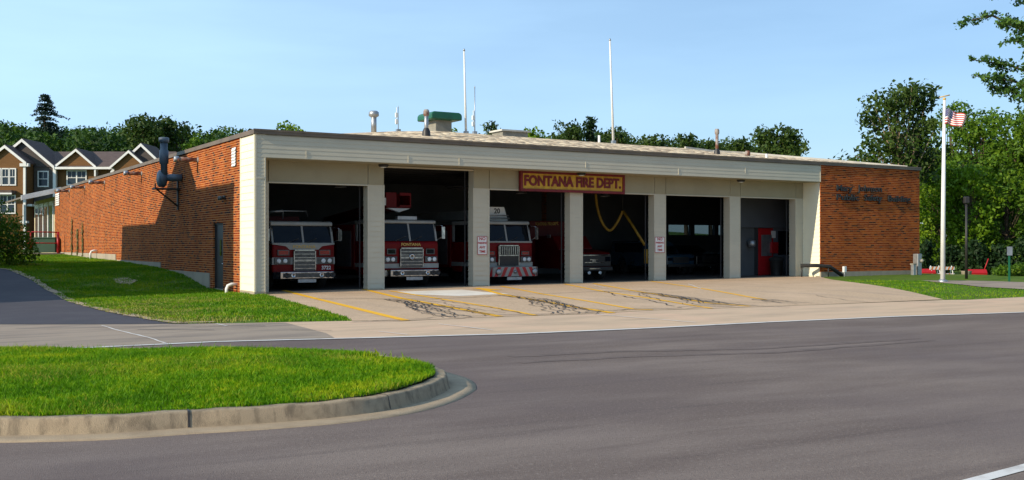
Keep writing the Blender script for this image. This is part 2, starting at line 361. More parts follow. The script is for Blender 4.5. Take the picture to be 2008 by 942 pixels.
def clear_glass():
    m, t, p = base_mat('clear_pane'); out = t.nodes['Material Output']
    a = N(t, 'ShaderNodeBsdfTransparent'); a.inputs[0].default_value = (.35,.40,.42,1); g = N(t, 'ShaderNodeBsdfGlossy', Roughness=.05); ms = N(t, 'ShaderNodeMixShader'); ms.inputs[0].default_value = .08
    t.links.new(a.outputs[0], ms.inputs[1]); t.links.new(g.outputs[0], ms.inputs[2]); t.links.new(ms.outputs[0], out.inputs[0]); return m
MT['clear'] = clear_glass()
def gravel_mat():
    m, t, p = base_mat('roof_gravel'); p.inputs['Roughness'].default_value = .95
    tcn = N(t, 'ShaderNodeTexCoord'); vo = N(t, 'ShaderNodeTexVoronoi', Scale=4.2); t.links.new(tcn.outputs['Object'], vo.inputs['Vector'])
    wn = N(t, 'ShaderNodeSeparateXYZ'); t.links.new(vo.outputs['Color'], wn.inputs[0])
    r = N(t, 'ShaderNodeValToRGB'); e = r.color_ramp.elements; e[0].color = (.20,.14,.08,1); e[1].color = (.88,.70,.46,1); k = e.new(.45); k.color = (.52,.38,.24,1)
    t.links.new(wn.outputs[0], r.inputs[0]); t.links.new(r.outputs[0], p.inputs['Base Color'])
    b = N(t, 'ShaderNodeBump', Strength=1, Distance=.06); b.invert = True; t.links.new(vo.outputs['Distance'], b.inputs['Height']); t.links.new(b.outputs[0], p.inputs['Normal'])
    return m
MT['gravel'] = gravel_mat()
MT['shingle'] = layered('roof_shingles', (.115,.085,.078), [((.075,.057,.055), (2,(1,1,5)), .45, .65, .8), ((.16,.12,.11), 9, .55, .75, .5)], rough=.95, bump=.4, bscale=12)
def clap(name, c):
    m = layered(name, c, [(tuple(x*.8 for x in c), (1.2,(1,1,5)), .45, .7, .7)], rough=.7, bump=0)
    t = m.node_tree; p = t.nodes['Principled BSDF']; tcn = N(t, 'ShaderNodeTexCoord'); w = N(t, 'ShaderNodeTexWave', Scale=1.6, Distortion=0); w.bands_direction = 'Z'; w.wave_profile = 'SAW'
    t.links.new(tcn.outputs['Object'], w.inputs[0]); b = N(t, 'ShaderNodeBump', Strength=.8, Distance=.05); t.links.new(w.outputs['Fac'], b.inputs['Height']); t.links.new(b.outputs[0], p.inputs['Normal'])
    return m
MT['clap_brown'] = clap('brown_clapboard', (.20,.10,.04)); MT['clap_grey'] = clap('grey_clapboard', (.105,.09,.085))
MT['grass_blade'] = leaf_mat('grass_blades', (.062,.19,.001), (.13,.31,.001), (.38,.46,.008), scale=.9, trans=.35)
MT['lawn_blade'] = leaf_mat('lawn_blades', (.055,.17,.002), (.11,.26,.002), (.32,.38,.012), scale=.6, trans=.35)
MT['leaf_oak'] = leaf_mat('oak_leaves', (.014,.036,.006), (.038,.075,.010), (.085,.13,.018), scale=.5)
MT['leaf_bright'] = leaf_mat('bright_leaves', (.05,.12,.004), (.11,.21,.006), (.22,.30,.014), scale=.5, trans=.35)
MT['leaf_mid'] = leaf_mat('mid_leaves', (.025,.065,.004), (.07,.15,.006), (.16,.24,.014), scale=.3, trans=.3)
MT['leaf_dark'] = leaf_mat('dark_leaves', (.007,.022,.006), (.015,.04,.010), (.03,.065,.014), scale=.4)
MT['leaf_spruce'] = leaf_mat('spruce_needles', (.006,.018,.010), (.012,.032,.018), (.022,.048,.024), scale=.8, trans=.05)
MT['leaf_near'] = leaf_mat('locust_leaves', (.025,.075,.02), (.06,.14,.022), (.12,.22,.03), scale=.7, trans=.35)
MT['flower'] = mat('yellow_petals', (.75,.45,.02), (.6,.33,.02), 5, rough=.7)
MT['fallen'] = mat('weed_stems', (.14,.13,.03), (.07,.10,.02), 4, rough=.9)

# ------------------------------------------------------------------ ground
def inpoly(x, y, poly):
    x = np.asarray(x); y = np.asarray(y); c = np.zeros(x.shape, bool); n = len(poly); j = n-1
    for i in range(n):
        xi, yi = poly[i][0], poly[i][1]; xj, yj = poly[j][0], poly[j][1]
        with np.errstate(divide='ignore', invalid='ignore'):
            k = ((yi > y) != (yj > y)) & (x < (xj-xi)*(y-yi)/((yj-yi) if yj != yi else 1e-9)+xi)
        c ^= k; j = i
    return c
def drape(name, poly, m, eps, step=.8, zf=None):
    bm = bmesh.new()
    bm.faces.new([bm.verts.new((p[0], p[1], 0)) for p in poly])
    xs = [p[0] for p in poly]; ys = [p[1] for p in poly]
    for ax, lo, hi in ((0, min(xs), max(xs)), (1, min(ys), max(ys))):
        k = math.floor(lo/step)+1
        while k*step < hi:
            co = [0,0,0]; co[ax] = k*step; no = [0,0,0]; no[ax] = 1
            bmesh.ops.bisect_plane(bm, geom=bm.verts[:]+bm.edges[:]+bm.faces[:], plane_co=co, plane_no=no); k += 1
    for v in bm.verts: v.co.z = (gz1(v.co.x, v.co.y) if zf is None else zf(v.co.x, v.co.y))+eps
    bmesh.ops.triangulate(bm, faces=bm.faces)
    bmesh.ops.recalc_face_normals(bm, faces=bm.faces)
    if sum(f.normal.z for f in bm.faces) < 0: bmesh.ops.reverse_faces(bm, faces=bm.faces)
    me = bpy.data.meshes.new(name); bm.to_mesh(me); bm.free(); me.materials.append(m)
    o = bpy.data.objects.new(name, me); COL.objects.link(o); return struct(o)
def ribbon(mb, pts, w, eps, m=0, step=.4, jitter=0):
    q = []
    for a, b in zip(pts[:-1], pts[1:]):
        a = Vector((a[0], a[1])); b = Vector((b[0], b[1])); n = max(1, int((b-a).length/step))
        for i in range(n): q.append(a.lerp(b, i/n))
    q.append(Vector((pts[-1][0], pts[-1][1])))
    vs_ = []
    for i, p in enumerate(q):
        d = (q[min(i+1, len(q)-1)]-q[max(i-1, 0)]).normalized(); nn = Vector((-d.y, d.x))
        if jitter: p = p+nn*random.uniform(-jitter, jitter)
        ww = w*(random.uniform(.6, 1.3) if jitter else 1)
        for s_ in (-1, 1):
            r = p+nn*s_*ww/2; vs_.append((r.x, r.y, gz1(r.x, r.y)+eps))
    mb.add(vs_, [(2*i, 2*i+2, 2*i+3, 2*i+1) for i in range(len(q)-1)], m)
def xy(p): return (p.x, p.y)
ROAD_EDGE = [B(-70, -16.0), B(-30, -16.3)]+[G(px, py, 0) for px, py in ((420, 670), (500, 668), (700, 663), (1000, 655), (1240, 645), (1500, 632), (1750, 621), (2008, 612.5))]+[B(24, -20.2), B(90, -24)]
road_poly = [xy(p) for p in ROAD_EDGE]+[(120, -30), (-120, -30)]
band_top = [B(-70, -10.0), B(-20, -9.7)]+[G(px, py) for px, py in ((0, 637), (340, 636), (450, 635), (690, 630), (790, 630.5), (980, 622), (1145, 617), (1280, 609.5), (1400, 606), (1615, 598), (1850, 589), (1900, 588.5), (2008, 583))]+[B(25, -15.5), B(90, -18)]
band_poly = [xy(p) for p in band_top]+[xy(p) for p in ROAD_EDGE[::-1]]
apron_poly = [xy(B(.3, .2)), xy(B(.82, 1.6)), xy(B(26.7, 1.6)), xy(B(27.2, .1))]+[xy(G(px, py)) for px, py in ((1614, 545), (1630, 549), (1700, 558), (1790, 574), (1850, 588))]
apron_poly += [xy(G(px, py)) for px, py in ((1615, 598), (1400, 606), (1280, 609.5), (1145, 617), (980, 622), (790, 630.5), (690, 630), (680, 624), (640, 612), (590, 598), (545, 586))]
drive_pts = [G(px, py) for px, py in ((340, 636), (270, 624), (210, 613), (150, 597.5), (100, 573), (60, 549), (30, 535), (12, 529), (-5, 527.5))]
drive_poly = [xy(p) for p in drive_pts]+[xy(B(-9.5, 22)), xy(B(-10.5, 40)), xy(B(-15, 40)), xy(B(-14, 20)), xy(B(-15, 2)), xy(B(-19, -9.72)), xy(G(0, 637))]
lot_poly = [xy(G(px, py)) for px, py in ((1806, 550.5), (1850, 555.5), (1921, 563), (2008, 568), (2200, 578), (2200, 557), (2008, 554), (1900, 551))]
hard = [road_poly, band_poly, apron_poly, drive_poly, lot_poly]
def coords(lo, hi, step, far, n):
    a = list(np.arange(lo, hi, step)); g = [hi+(far-hi)*(i/n)**2.2 for i in range(n+1)]; return a+g
xs = np.array(sorted(set([round(-x, 3) for x in coords(28, 28.1, 1, 600, 40)]+list(np.arange(-28, 34, .4).round(3))+[round(x, 3) for x in coords(34, 34.1, 1, 600, 40)])))
ys = np.array(sorted(set([-200, -100, -50, -20]+list(np.arange(-4, 92, .45).round(3))+[round(y, 3) for y in coords(92, 92.1, 1, 1200, 50)])))
X, Y = np.meshgrid(xs, ys); Z = gz(X, Y)
Z = Z+.015*np.sin(X*1.3+Y*.7)*np.sin(Y*1.1-X*.4)*sm(-17, -10, inv(X, Y)[1])
low = np.zeros(X.shape, bool)
for pl in hard: low |= inpoly(X, Y, pl)
iu, iv = inv(X, Y); inb = (iu > .3) & (iu < 34.4) & (iv > .1) & (iv < 13.2) | (iu > .3) & (iu < 20) & (iv > 13) & (iv < 58)
Z = np.where(low, Z-.07, Z); Z = np.where(inb, -.3, Z)
ny, nx = X.shape
ii, jj = np.meshgrid(np.arange(ny-1), np.arange(nx-1), indexing='ij'); a = (ii*nx+jj).ravel()
F_ = np.stack([a, a+1, a+nx+1, a+nx], 1)
def np_mesh(name, V, F4, m, smooth=False):
    me = bpy.data.meshes.new(name); me.vertices.add(len(V)); me.vertices.foreach_set('co', np.asarray(V, np.float32).ravel())
    k = F4.shape[1]; me.loops.add(F4.size); me.loops.foreach_set('vertex_index', F4.astype(np.int32).ravel())
    me.polygons.add(len(F4)); me.polygons.foreach_set('loop_start', np.arange(0, F4.size, k, dtype=np.int32))
    if smooth: me.polygons.foreach_set('use_smooth', np.ones(len(F4), bool))
    me.update(calc_edges=True); me.materials.append(m); return me
gm = np_mesh('ground', np.stack([X.ravel(), Y.ravel(), Z.ravel()], 1), F_, MT['lawn'], True)
go = bpy.data.objects.new('ground', gm); COL.objects.link(go); struct(go)
drape('road', road_poly, MT['asphalt'], 0, 2.0, lambda x, y: 0.0)
drape('sidewalk', band_poly, MT['concrete'], .006, .8)
drape('apron', apron_poly, MT['apron'], .012, .6)
drape('driveway', drive_poly, MT['drive'], .012, .5)
drape('parking_lot', lot_poly, MT['sidewalk'], .012, .8)
left_walk = [xy(B(-70, -10.05)), xy(B(-20, -9.75)), xy(G(0, 637.5)), xy(G(340, 636.5)), xy(G(560, 634)), xy(G(640, 655)), xy(G(655, 663.5))]+[xy(p) for p in ROAD_EDGE[3::-1]]
drape('left_sidewalk', left_walk, MT['sidewalk'], .012, .8)
drape('concrete_patch', [xy(G(px, py)) for px, py in ((778, 573), (905, 569), (950, 574), (1000, 577), (900, 582), (800, 578))], MT['pale'], .017, .5)
# white edge line, joints, yellow lines, tar
wl = MB(); ribbon(wl, [(p.x+UY*.12, p.y-UX*.12) for p in ROAD_EDGE[1:]], .17, .012, step=.8)
ribbon(wl, [xy(G(1880, 952, 0)), xy(G(2100, 893, 0))], .12, .006)
struct(wl.build('road_edge_line', MT['white_line'], uv=False))
yl = MB()
YL = [[(556, 570.5), (600, 582), (796, 630)], [(714, 568.5), (786, 586), (980, 622)], [(764, 571.5), (849, 585), (1000, 610), (1050, 620)], [(938, 566), (982, 578), (1119, 602), (1201, 615)],
      [(982, 562), (1065, 578), (1246, 608), (1280, 609)], [(1107, 558), (1184, 573), (1368, 602), (1395, 606)], [(1164, 557), (1246, 572), (1383, 595), (1470, 602)], [(1274, 552), (1383, 568), (1460, 582), (1500, 589)]]
for k, ln in enumerate(YL):
    ribbon(yl, [xy(G(*p)) for p in ln], .21 if k in (0, 1, 3) else .15, .019, step=.5)
ribbon(yl, [xy(G(936, 567)), xy(G(975, 570))], .5, .0205)
struct(yl.build('yellow_lane_line', MT['yellow'], uv=False))
wj = MB()
for ln in ([(200, 640), (325, 675)], [(425, 637), (445, 641)], [(860, 637), (965, 649)], [(1170, 618), (1365, 634)], [(1000, 563), (1030, 569)], [(1350, 558), (1375, 567)], [(1165, 561), (1190, 567)], [(740, 652), (800, 658)]):
    ribbon(wj, [xy(G(*p)) for p in ln], .05, .0215, step=.5, jitter=.02)
struct(wj.build('pale_concrete_joint', MT['white_line'], uv=False))
tr_ = MB()
def snake(px_pts, n, spread, w=.05, frac=(0, 1)):
    pts = [Vector(xy(G(*p))) for p in px_pts]; L_ = [0]
    for a_, b_ in zip(pts[:-1], pts[1:]): L_.append(L_[-1]+(b_-a_).length)
    def at(s_):
        for i in range(len(pts)-1):
            if s_ <= L_[i+1]+1e-6:
                t = (s_-L_[i])/(L_[i+1]-L_[i]); d = (pts[i+1]-pts[i]).normalized(); return pts[i].lerp(pts[i+1], t), Vector((-d.y, d.x))
        return pts[-1], Vector((0, 1))
    for k in range(n):
        s0 = L_[-1]*random.uniform(frac[0], .62)**1.3 if n > 1 else 0; s1 = min(L_[-1], s0+L_[-1]*random.uniform(.3, .95)) if n > 1 else L_[-1]
        off = random.uniform(-spread, spread); q = []; s_ = s0; dr = 0
        while s_ < s1:
            p, nn = at(s_); dr += random.uniform(-.16, .16); dr *= .93
            q.append(p+nn*(off*(.3+.7*s_/L_[-1])+dr)); s_ += random.uniform(.2, .5)
        if len(q) > 2: ribbon(tr_, q, w*random.uniform(.7, 1.3), .0235+random.random()*.004, step=.2, jitter=.012)
snake([(740, 587), (800, 592), (860, 605), (905, 617), (940, 624)], 20, .8, .026)
snake([(985, 580), (1060, 590), (1120, 606), (1150, 618)], 17, .7, .026)
snake([(1240, 573), (1340, 588), (1400, 599), (1480, 602)], 17, .7, .026)
snake([(1480, 587), (1540, 594), (1612, 598)], 10, .55, .026)
for ln in ([(760, 588), (830, 600), (900, 612), (960, 619)], [(1000, 582), (1075, 595), (1140, 607), (1190, 612)], [(1255, 575), (1330, 584), (1420, 596), (1490, 601)], [(1190, 573), (1290, 590), (1350, 603)], [(870, 590), (960, 606), (1010, 618)], [(1380, 590), (1450, 597), (1540, 596)], [(620, 588), (700, 587), (850, 588), (985, 580), (1060, 577), (1180, 573), (1250, 572), (1330, 568)], [(690, 633), (790, 631), (900, 624), (975, 620), (1140, 615), (1240, 608), (1275, 609), (1355, 608), (1395, 603), (1460, 601)],
           [(1595, 580), (1720, 594)], [(1500, 560), (1620, 555)], [(1710, 585), (1730, 587)], [(860, 601), (960, 599)], [(700, 651), (740, 650)], [(1460, 601), (1560, 603)]):
    for r_ in range(2 if len(ln) > 3 else 1): snake(ln, 1, .08, .035)
struct(tr_.build('crack_sealant', MT['tar'], uv=False))
dj = MB()    # control joints and skid marks on the pale walk
for ln in ([(30, 646), (300, 642), (520, 641)], [(270, 648), (420, 649)], [(570, 649), (650, 650)]):
    ribbon(dj, [xy(G(*p)) for p in ln], .05, .0225, step=.6, jitter=.01)
struct(dj.build('sidewalk_crack', MT['tar'], uv=False))

tm = MB()
for ln, w_ in (([(1000, 700), (1200, 690), (1500, 684), (1800, 664)], .22), ([(1020, 712), (1230, 700), (1520, 692), (1830, 668)], .2)):
    ribbon(tm, [xy(q) for q in [G(*p, 0) for p in ln]], w_, .004, step=.35, jitter=.02)
struct(tm.build('tyre_mark', MT['mark'], uv=False))
# ------------------------------------------------------------------ traffic island with kerb
kerb_px = [(-160, 824), (-60, 823.5), (0, 822), (200, 818), (370, 808), (500, 801), (650, 790), (760, 776), (830, 759), (866, 744), (876, 736), (868, 724), (830, 712), (780, 702), (700, 691), (600, 685), (450, 683), (200, 683), (0, 683), (-160, 683)]
kp = [Vector(xy(G(px, py, .15))) for px, py in kerb_px]
def catmull(pts, n=8):
    q = []
    for i in range(len(pts)-1):
        p0, p1, p2, p3 = pts[max(i-1, 0)], pts[i], pts[i+1], pts[min(i+2, len(pts)-1)]
        for k in range(n):
            t = k/n; q.append(.5*((2*p1)+(p2-p0)*t+(2*p0-5*p1+4*p2-p3)*t*t+(3*p1-p0-3*p2+p3)*t**3))
    q.append(pts[-1]); return q
kpath = catmull(kp, 8)
# outward = right of travel? travel goes right along the front, so outward (towards camera) is to the right
prof_k = [(-.19, .10), (-.18, .150), (-.03, .156), (-.008, .150), (.004, .135), (.03, .03), (.04, .008)]
prof_g = [(.04, .008), (.09, .010), (.22, .009), (.35, .007), (.355, -.02)]
def sweep(prof, gapcheck=None):
    vs_ = []; n = len(prof)
    for i, p in enumerate(kpath):
        d = (kpath[min(i+1, len(kpath)-1)]-kpath[max(i-1, 0)]).normalized(); o_ = Vector((d.y, -d.x))
        for (a_, z_) in prof: q = p+o_*a_; vs_.append((q.x, q.y, z_+.004*math.sin(i*.9)*(z_ > .1)))
    fs = [(i*n+k, (i+1)*n+k, (i+1)*n+k+1, i*n+k+1) for i in range(len(kpath)-1) for k in range(n-1)]
    return vs_, fs
mb = MB(); mb.add(*sweep(prof_k), 0, True); ko = struct(mb.build('kerb', MT['kerb'], uv=False))
mb = MB(); mb.add(*sweep(prof_g), 0, True); struct(mb.build('gutter', MT['gutter'], uv=False))
# open joint in the kerb
jt = MB()
for jx in (370, 760):
    jp = min(range(len(kpath)), key=lambda i: (kpath[i]-Vector(xy(G(jx, 808 if jx == 370 else 776, .15)))).length)
    jc = kpath[jp]; d = (kpath[jp+1]-kpath[jp-1]).normalized(); o_ = Vector((d.y, -d.x)); hw = .012 if jx == 370 else .004
    sec = [(a_+.004*(1 if z_ < .14 else 0), z_+.003) for a_, z_ in prof_k[1:]]
    vs_ = []
    for s_ in (-1, 1):
        for (a_, z_) in sec: q = jc+o_*(a_+.002)+d*s_*(hw+random.uniform(-.003, .003)); vs_.append((q.x, q.y, z_+.002))
    n = len(sec); jt.add(vs_, [(k, k+1, n+k+1, n+k) for k in range(n-1)])
struct(jt.build('kerb_joint', MT['tar'], uv=False))
inner = []
for i, p in enumerate(kpath):
    d = (kpath[min(i+1, len(kpath)-1)]-kpath[max(i-1, 0)]).normalized(); q = p-Vector((d.y, -d.x))*.14; inner.append((q.x, q.y))
cxm = sum(p[0] for p in inner)/len(inner)
isl_z = lambda x, y: .125+.05*float(np.clip((y-9.5)*(16-y)/10, 0, 1))
drape('island_soil', inner, MT['soil'], 0, .5, isl_z)

def blades(name, poly, dens, h, w, zf, m, patch=None, seed=1, parts=1, label='', wid=1.0, falloff=None):
    g = np.random.default_rng(seed); P_ = np.array([(p[0], p[1]) for p in poly]); lo = P_.min(0); hi = P_.max(0)
    n = int(dens*(hi-lo).prod()); x = g.uniform(lo[0], hi[0], n); y = g.uniform(lo[1], hi[1], n)
    k = inpoly(x, y, poly)
    # only what can be seen, plus a margin for a step to the side
    k &= (np.abs(x) < .56*np.maximum(y, 1)+2.5)
    if falloff is not None: k &= g.random(n) < falloff(x, y)
    x, y = x[k], y[k]; n = len(x); z = zf(x, y)
    pn = np.sin(x*2.1+1.3*np.sin(y*1.7))*np.sin(y*2.7+.8*np.sin(x*2.3)); hh = h*(1+.28*pn)*g.uniform(.55, 1.25, n)
    if patch is not None: hh = hh*patch(x, y)
    th = g.uniform(0, 6.283, n); dx, dy = np.cos(th)*w*.5, np.sin(th)*w*.5; la = g.uniform(0, 6.283, n); ln = hh*g.uniform(.1, .8, n)
    lx, ly = np.cos(la)*ln, np.sin(la)*ln
    V = np.empty((n, 5, 3)); 
    V[:, 0] = np.stack([x-dx, y-dy, z-.01], 1); V[:, 1] = np.stack([x+dx, y+dy, z-.01], 1)
    V[:, 2] = np.stack([x+dx*.8+lx*.35, y+dy*.8+ly*.35, z+hh*.6], 1); V[:, 3] = np.stack([x+lx, y+ly, z+hh], 1); V[:, 4] = np.stack([x-dx*.8+lx*.35, y-dy*.8+ly*.35, z+hh*.6], 1)
    F5 = np.arange(n*5).reshape(n, 5)
    me = np_mesh(name, V.reshape(-1, 3), F5, m); o = bpy.data.objects.new(name, me); COL.objects.link(o)
    return tag(o, label, 'grass', kind='stuff')
zi = lambda x, y: .125+.05*np.clip((y-9.5)*(16-y)/10, 0, 1)
def bare(x, y):     # worn spot towards the island tip
    c = G(745, 706, .15); return np.where(((x-c.x)/.8)**2+((y-c.y)/.35)**2 < 1, .25, 1.0)
blades('island_grass', inner, 4300, .058, .0075, zi, MT['grass_blade'], patch=bare, seed=2, label='dense bright green grass on the kerbed traffic island')
MT['grass_dry'] = leaf_mat('pale_grass_blades', (.16,.24,.01), (.30,.34,.03), (.45,.42,.08), scale=1.1, trans=.3)
def clump(x, y):
    nn = np.sin(x*1.1+2*np.sin(y*.7))+np.sin(y*1.9-x*.5)+.6*np.sin(x*5.3+y*4.1); return np.clip((nn-.1)*.8, .03, 1)
blades('island_dry_grass', inner, 1500, .06, .007, zi, MT['grass_dry'], seed=12, falloff=clump, label='paler yellow green blades mixed through the traffic island grass')
blades('island_tall_grass', inner, 90, .10, .008, zi, MT['grass_blade'], seed=13, label='taller scattered blades standing above the island grass')
bank = [xy(p) for p in [B(-.05, .0), B(-.05, 45), B(-3, 45), B(-9, 45)]]+[xy(p) for p in drive_pts[::-1]]+[xy(G(px, py)) for px, py in ((450, 634.5), (690, 630), (680, 624), (640, 612), (590, 598), (545, 586))]+[xy(B(.3, -.05))]
def fringe(x, y):
    d = np.full(np.shape(x), 9.0)
    for p in drive_pts[:5]+[G(400, 633), G(440, 632)]: d = np.minimum(d, np.hypot(x-p.x, y-p.y))
    nn = np.sin(x*1.9+y*.8)*np.sin(y*1.5-x*.6)+.5*np.sin(x*4.1-y*3.3)
    return np.clip((d-.5)*1.4, .05, 1)*np.clip(1.15-.9*(nn > .85), .1, 1)
blades('bank_grass', bank, 420, .062, .02, gz, MT['lawn_blade'], seed=3, falloff=fringe, label='mown green grass on the bank between the brick side wall and the driveway')
def dryf(x, y):
    d = np.full(np.shape(x), 9.0)
    for p in [G(*q) for q in ((230, 610), (270, 617), (310, 620), (250, 600), (300, 605), (350, 612), (330, 590), (380, 592), (330, 628), (400, 630), (60, 520), (30, 512))]: d = np.minimum(d, np.hypot(x-p.x, y-p.y))
    return np.clip(1.3-d*.9, .04, 1)*np.clip(.7+.6*np.sin(x*4.7+y*2.1)*np.sin(y*3.9-x), .1, 1)
MT['straw'] = leaf_mat('straw_blades', (.16,.20,.03), (.26,.27,.05), (.45,.38,.15), scale=1.5, trans=.2)
blades('bank_dry_grass', bank, 420, .065, .02, gz, MT['straw'], seed=21, falloff=dryf, label='thin straw coloured grass near the driveway edge of the bank')
rl = [xy(G(px, py)) for px, py in ((1640, 549), (1700, 557), (1790, 573), (1850, 587), (1900, 588), (2008, 582.5), (2150, 578), (2150, 574), (2008, 569), (1921, 564), (1850, 556.5), (1806, 551))]
blades('right_lawn_grass', rl, 120, .04, .022, gz, MT['lawn_blade'], seed=4, label='short green lawn round the foot of the flagpole')
gf = MB(); ribbon(gf, [xy(p) for p in ([G(420, 633.5), G(380, 634)]+[p+Vector((.08, .07, 0)) for p in drive_pts])], .26, .03, step=.3, jitter=.05)
struct(gf.build('gravel_fringe', MT['gutter'], uv=False))
# dirt patches
for nm, pl in (('bare_soil_patch', [(222, 548), (250, 545), (270, 551), (255, 559), (228, 556)]),):
    drape(nm, [xy(G(*p)) for p in pl], MT['gutter'], .02, .4)

# ------------------------------------------------------------------ fire station
ROOF, SOF, HEAD, DV0 = 5.50, 4.70, 3.95, 1.08
UR, VB = Ub(1803, 0), 46.0
UF = Ub(1609, 0)
st = bthing('fire_station', 'long low orange brick fire station with six open garage bays under a pale siding fascia', 'building', 0, 0, 0)
def flr(u): return .0068*max(0, min(u, 45))
def part(mb, name, m, bev=0, parent=None): return mb.build(name, m, parent or st, bevel=bev)
# side wall of brick: stepped bottom on a concrete foundation
sv = [Vb(p) for p in (472, 412, 315, 235)]
s0 = sv[0]
mb = MB()
bz = [(s0, -.05), (Vb(415), -.05), (Vb(412), Zb(533, 0, Vb(412))), (Vb(317), Zb(528, 0, Vb(317))), (Vb(315), Zb(516, 0, Vb(315))), (Vb(232), Zb(512, 0, Vb(232))), (Vb(226), Zb(500, 0, Vb(226))), (VB, Zb(499, 0, VB))]
# door opening in it
d0, d1 = Vb(437.5), Vb(418)
dz0, dz1 = .0, Zb(438, 0, d1)
bz = [(s0, -.05), (Vb(412.5), -.05), (Vb(412), .62), (Vb(316), .62), (Vb(315.5), .92), (Vb(229), .92), (Vb(228.5), 1.28), (VB, 1.28)]
def sidecol(a_, b_, z0, z1): mb.box(0, .3, a_, b_, z0, z1)
sidecol(s0, d0, -.05, ROOF); sidecol(d0, d1, dz1, ROOF); sidecol(d1, Vb(412), -.05, ROOF); sidecol(Vb(412), Vb(316), .62, ROOF); sidecol(Vb(316), Vb(228), .92, ROOF); sidecol(Vb(228), VB, 1.22, ROOF)
part(mb, 'side_wall', MT['brick'])
mb = MB(); mb.box(-.04, .3, Vb(412), Vb(316), -.6, .617); mb.box(-.04, .3, Vb(316), Vb(228), -.6, .917); mb.box(-.04, .3, Vb(228), VB, -.6, 1.217); mb.box(.02, .3, d0-.02, d1+.02, -.2, .05)
part(mb, 'foundation', MT['found'])
mb = MB(); mb.box(.10, .15, d0+.06, d1-.06, .05, dz1-.06); dr = part(mb, 'service_door', MT['door_dark'])
mb = MB(); mb.box(.06, .2, d0, d0+.06, .05, dz1); mb.box(.06, .2, d1-.06, d1, .05, dz1); mb.box(.06, .2, d0+.06, d1-.06, dz1-.06, dz1); part(mb, 'door_frame', MT['black'], parent=dr)
mb = MB(); mb.tube([(.09, d0+.14, 1.0), (.02, d0+.14, 1.0), (.02, d0+.26, 1.0)], .02, 6)
part(mb, 'door_handle', MT['chrome'], parent=dr)
mb = MB(); mb.box(.085, .098, d0+.55, d0+.75, 1.3, 1.9); part(mb, 'door_window', MT['glass'], parent=dr)
# front brick wall
mb = MB(); mb.box(UF, UR, 0, .3, .42, ROOF); mb.box(UR-.3, UR, .3, 13, .42, ROOF); mb.box(20, 20.3, 13.0, VB, 0, ROOF)
part(mb, 'front_brick_wall', MT['brick_front'])
mb = MB(); mb.box(UF, UR+.02, -.03, .3, -.3, .417); mb.box(UR-.3, UR+.02, .3, 13, -.3, .417); part(mb, 'front_foundation', MT['found'])
# back wall, right half with window openings
wu0, wu1, wz0, wz1 = Ub(1311, 13), 34.2, 2.3, 2.9
mb = MB(); mb.box(.3, wu0, 13, 13.2, -.3, 4.9); mb.box(wu0, UR-.3, 13, 13.2, -.3, wz0); mb.box(wu0, UR-.3, 13, 13.2, wz1, 4.9); mb.box(Ub(1418, 13), UR-.3, 13, 13.2, wz0, wz1)
for k in range(1, 3): mb.box(wu0+k*1.9-.2, wu0+k*1.9+.1, 13, 13.2, wz0, wz1)
part(mb, 'back_wall', MT['inside'])
mb = MB(); mb.box(wu0, UR-.3, 13.08, 13.09, wz0, wz1); part(mb, 'back_window', MT['clear'])
# lap siding
def lap(mb, a0, a1, z0, z1, plane, axis='u', pitch=.125, out=-1, depth=.011, m=0):
    if pitch == .19 or axis == 'v': depth = .02
    n = max(1, round((z1-z0)/pitch)); h = (z1-z0)/n
    for i in range(n):
        za, zb = z0+i*h, z0+(i+1)*h
        lo, hi = plane+out*depth, plane+out*.002
        if axis == 'u': mb.add([(a0,lo,za),(a1,lo,za),(a1,hi,zb),(a0,hi,zb),(a1,plane+out*.002,za),(a0,plane+out*.002,za)], [(0,1,2,3),(5,4,1,0)], m)
        else: mb.add([(lo,a0,za),(lo,a1,za),(hi,a1,zb),(hi,a0,zb),(plane+out*.002,a1,za),(plane+out*.002,a0,za)], [(0,1,2,3),(5,4,1,0)], m)
PW = Ub(521, 0)
mb = MB(); mb.box(.0, PW, 0, s0, -.1, ROOF-.01)                   # corner pier core
lap(mb, .05, PW-.04, .12, SOF, 0, 'u'); mb.box(0, .05, -.022, -.001, .1, ROOF); mb.box(PW-.04, PW, -.022, -.001, .1, SOF); mb.box(.05, PW-.04, -.024, -.001, 3.97, 4.04)
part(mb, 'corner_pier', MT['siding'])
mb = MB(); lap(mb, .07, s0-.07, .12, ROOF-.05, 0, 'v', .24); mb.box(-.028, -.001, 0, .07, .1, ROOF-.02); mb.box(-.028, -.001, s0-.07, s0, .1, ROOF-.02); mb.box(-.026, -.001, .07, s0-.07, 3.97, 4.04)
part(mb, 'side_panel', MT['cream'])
mb = MB(); mb.box(-.03, PW+.01, -.03, s0, -.2, .1); part(mb, 'pier_footing', MT['found'])
mb = MB(); mb.box(PW, UF, .02, .5, SOF, ROOF-.01); lap(mb, .05, UF-.04, SOF+.01, ROOF-.04, 0, 'u', .145)
for (px_, py_) in ((800, 290), (1148, 312), (1330, 335), (1461, 340), (900, 325), (600, 275)):
    u_ = Ub(px_, 0); mb.box(u_, u_+.012, -.022, -.004, SOF+.05+.1*((px_*7) % 5), SOF+.3+.1*((px_*7) % 5))
mb.box(UF-.04, UF, -.024, -.001, SOF, ROOF-.02)
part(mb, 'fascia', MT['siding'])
# roof cap
mb = MB(); mb.box(-.06, UR+.06, -.07, .42, ROOF, ROOF+.15); mb.box(-.06, .42, .42, VB+.05, ROOF, ROOF+.15); mb.box(UR-.42, UR+.06, .42, 13.3, ROOF, ROOF+.15)
mb.box(-.075, UR+.075, -.085, -.0705, ROOF+.1, ROOF+.165); part(mb, 'roof_cap', MT['trim'])
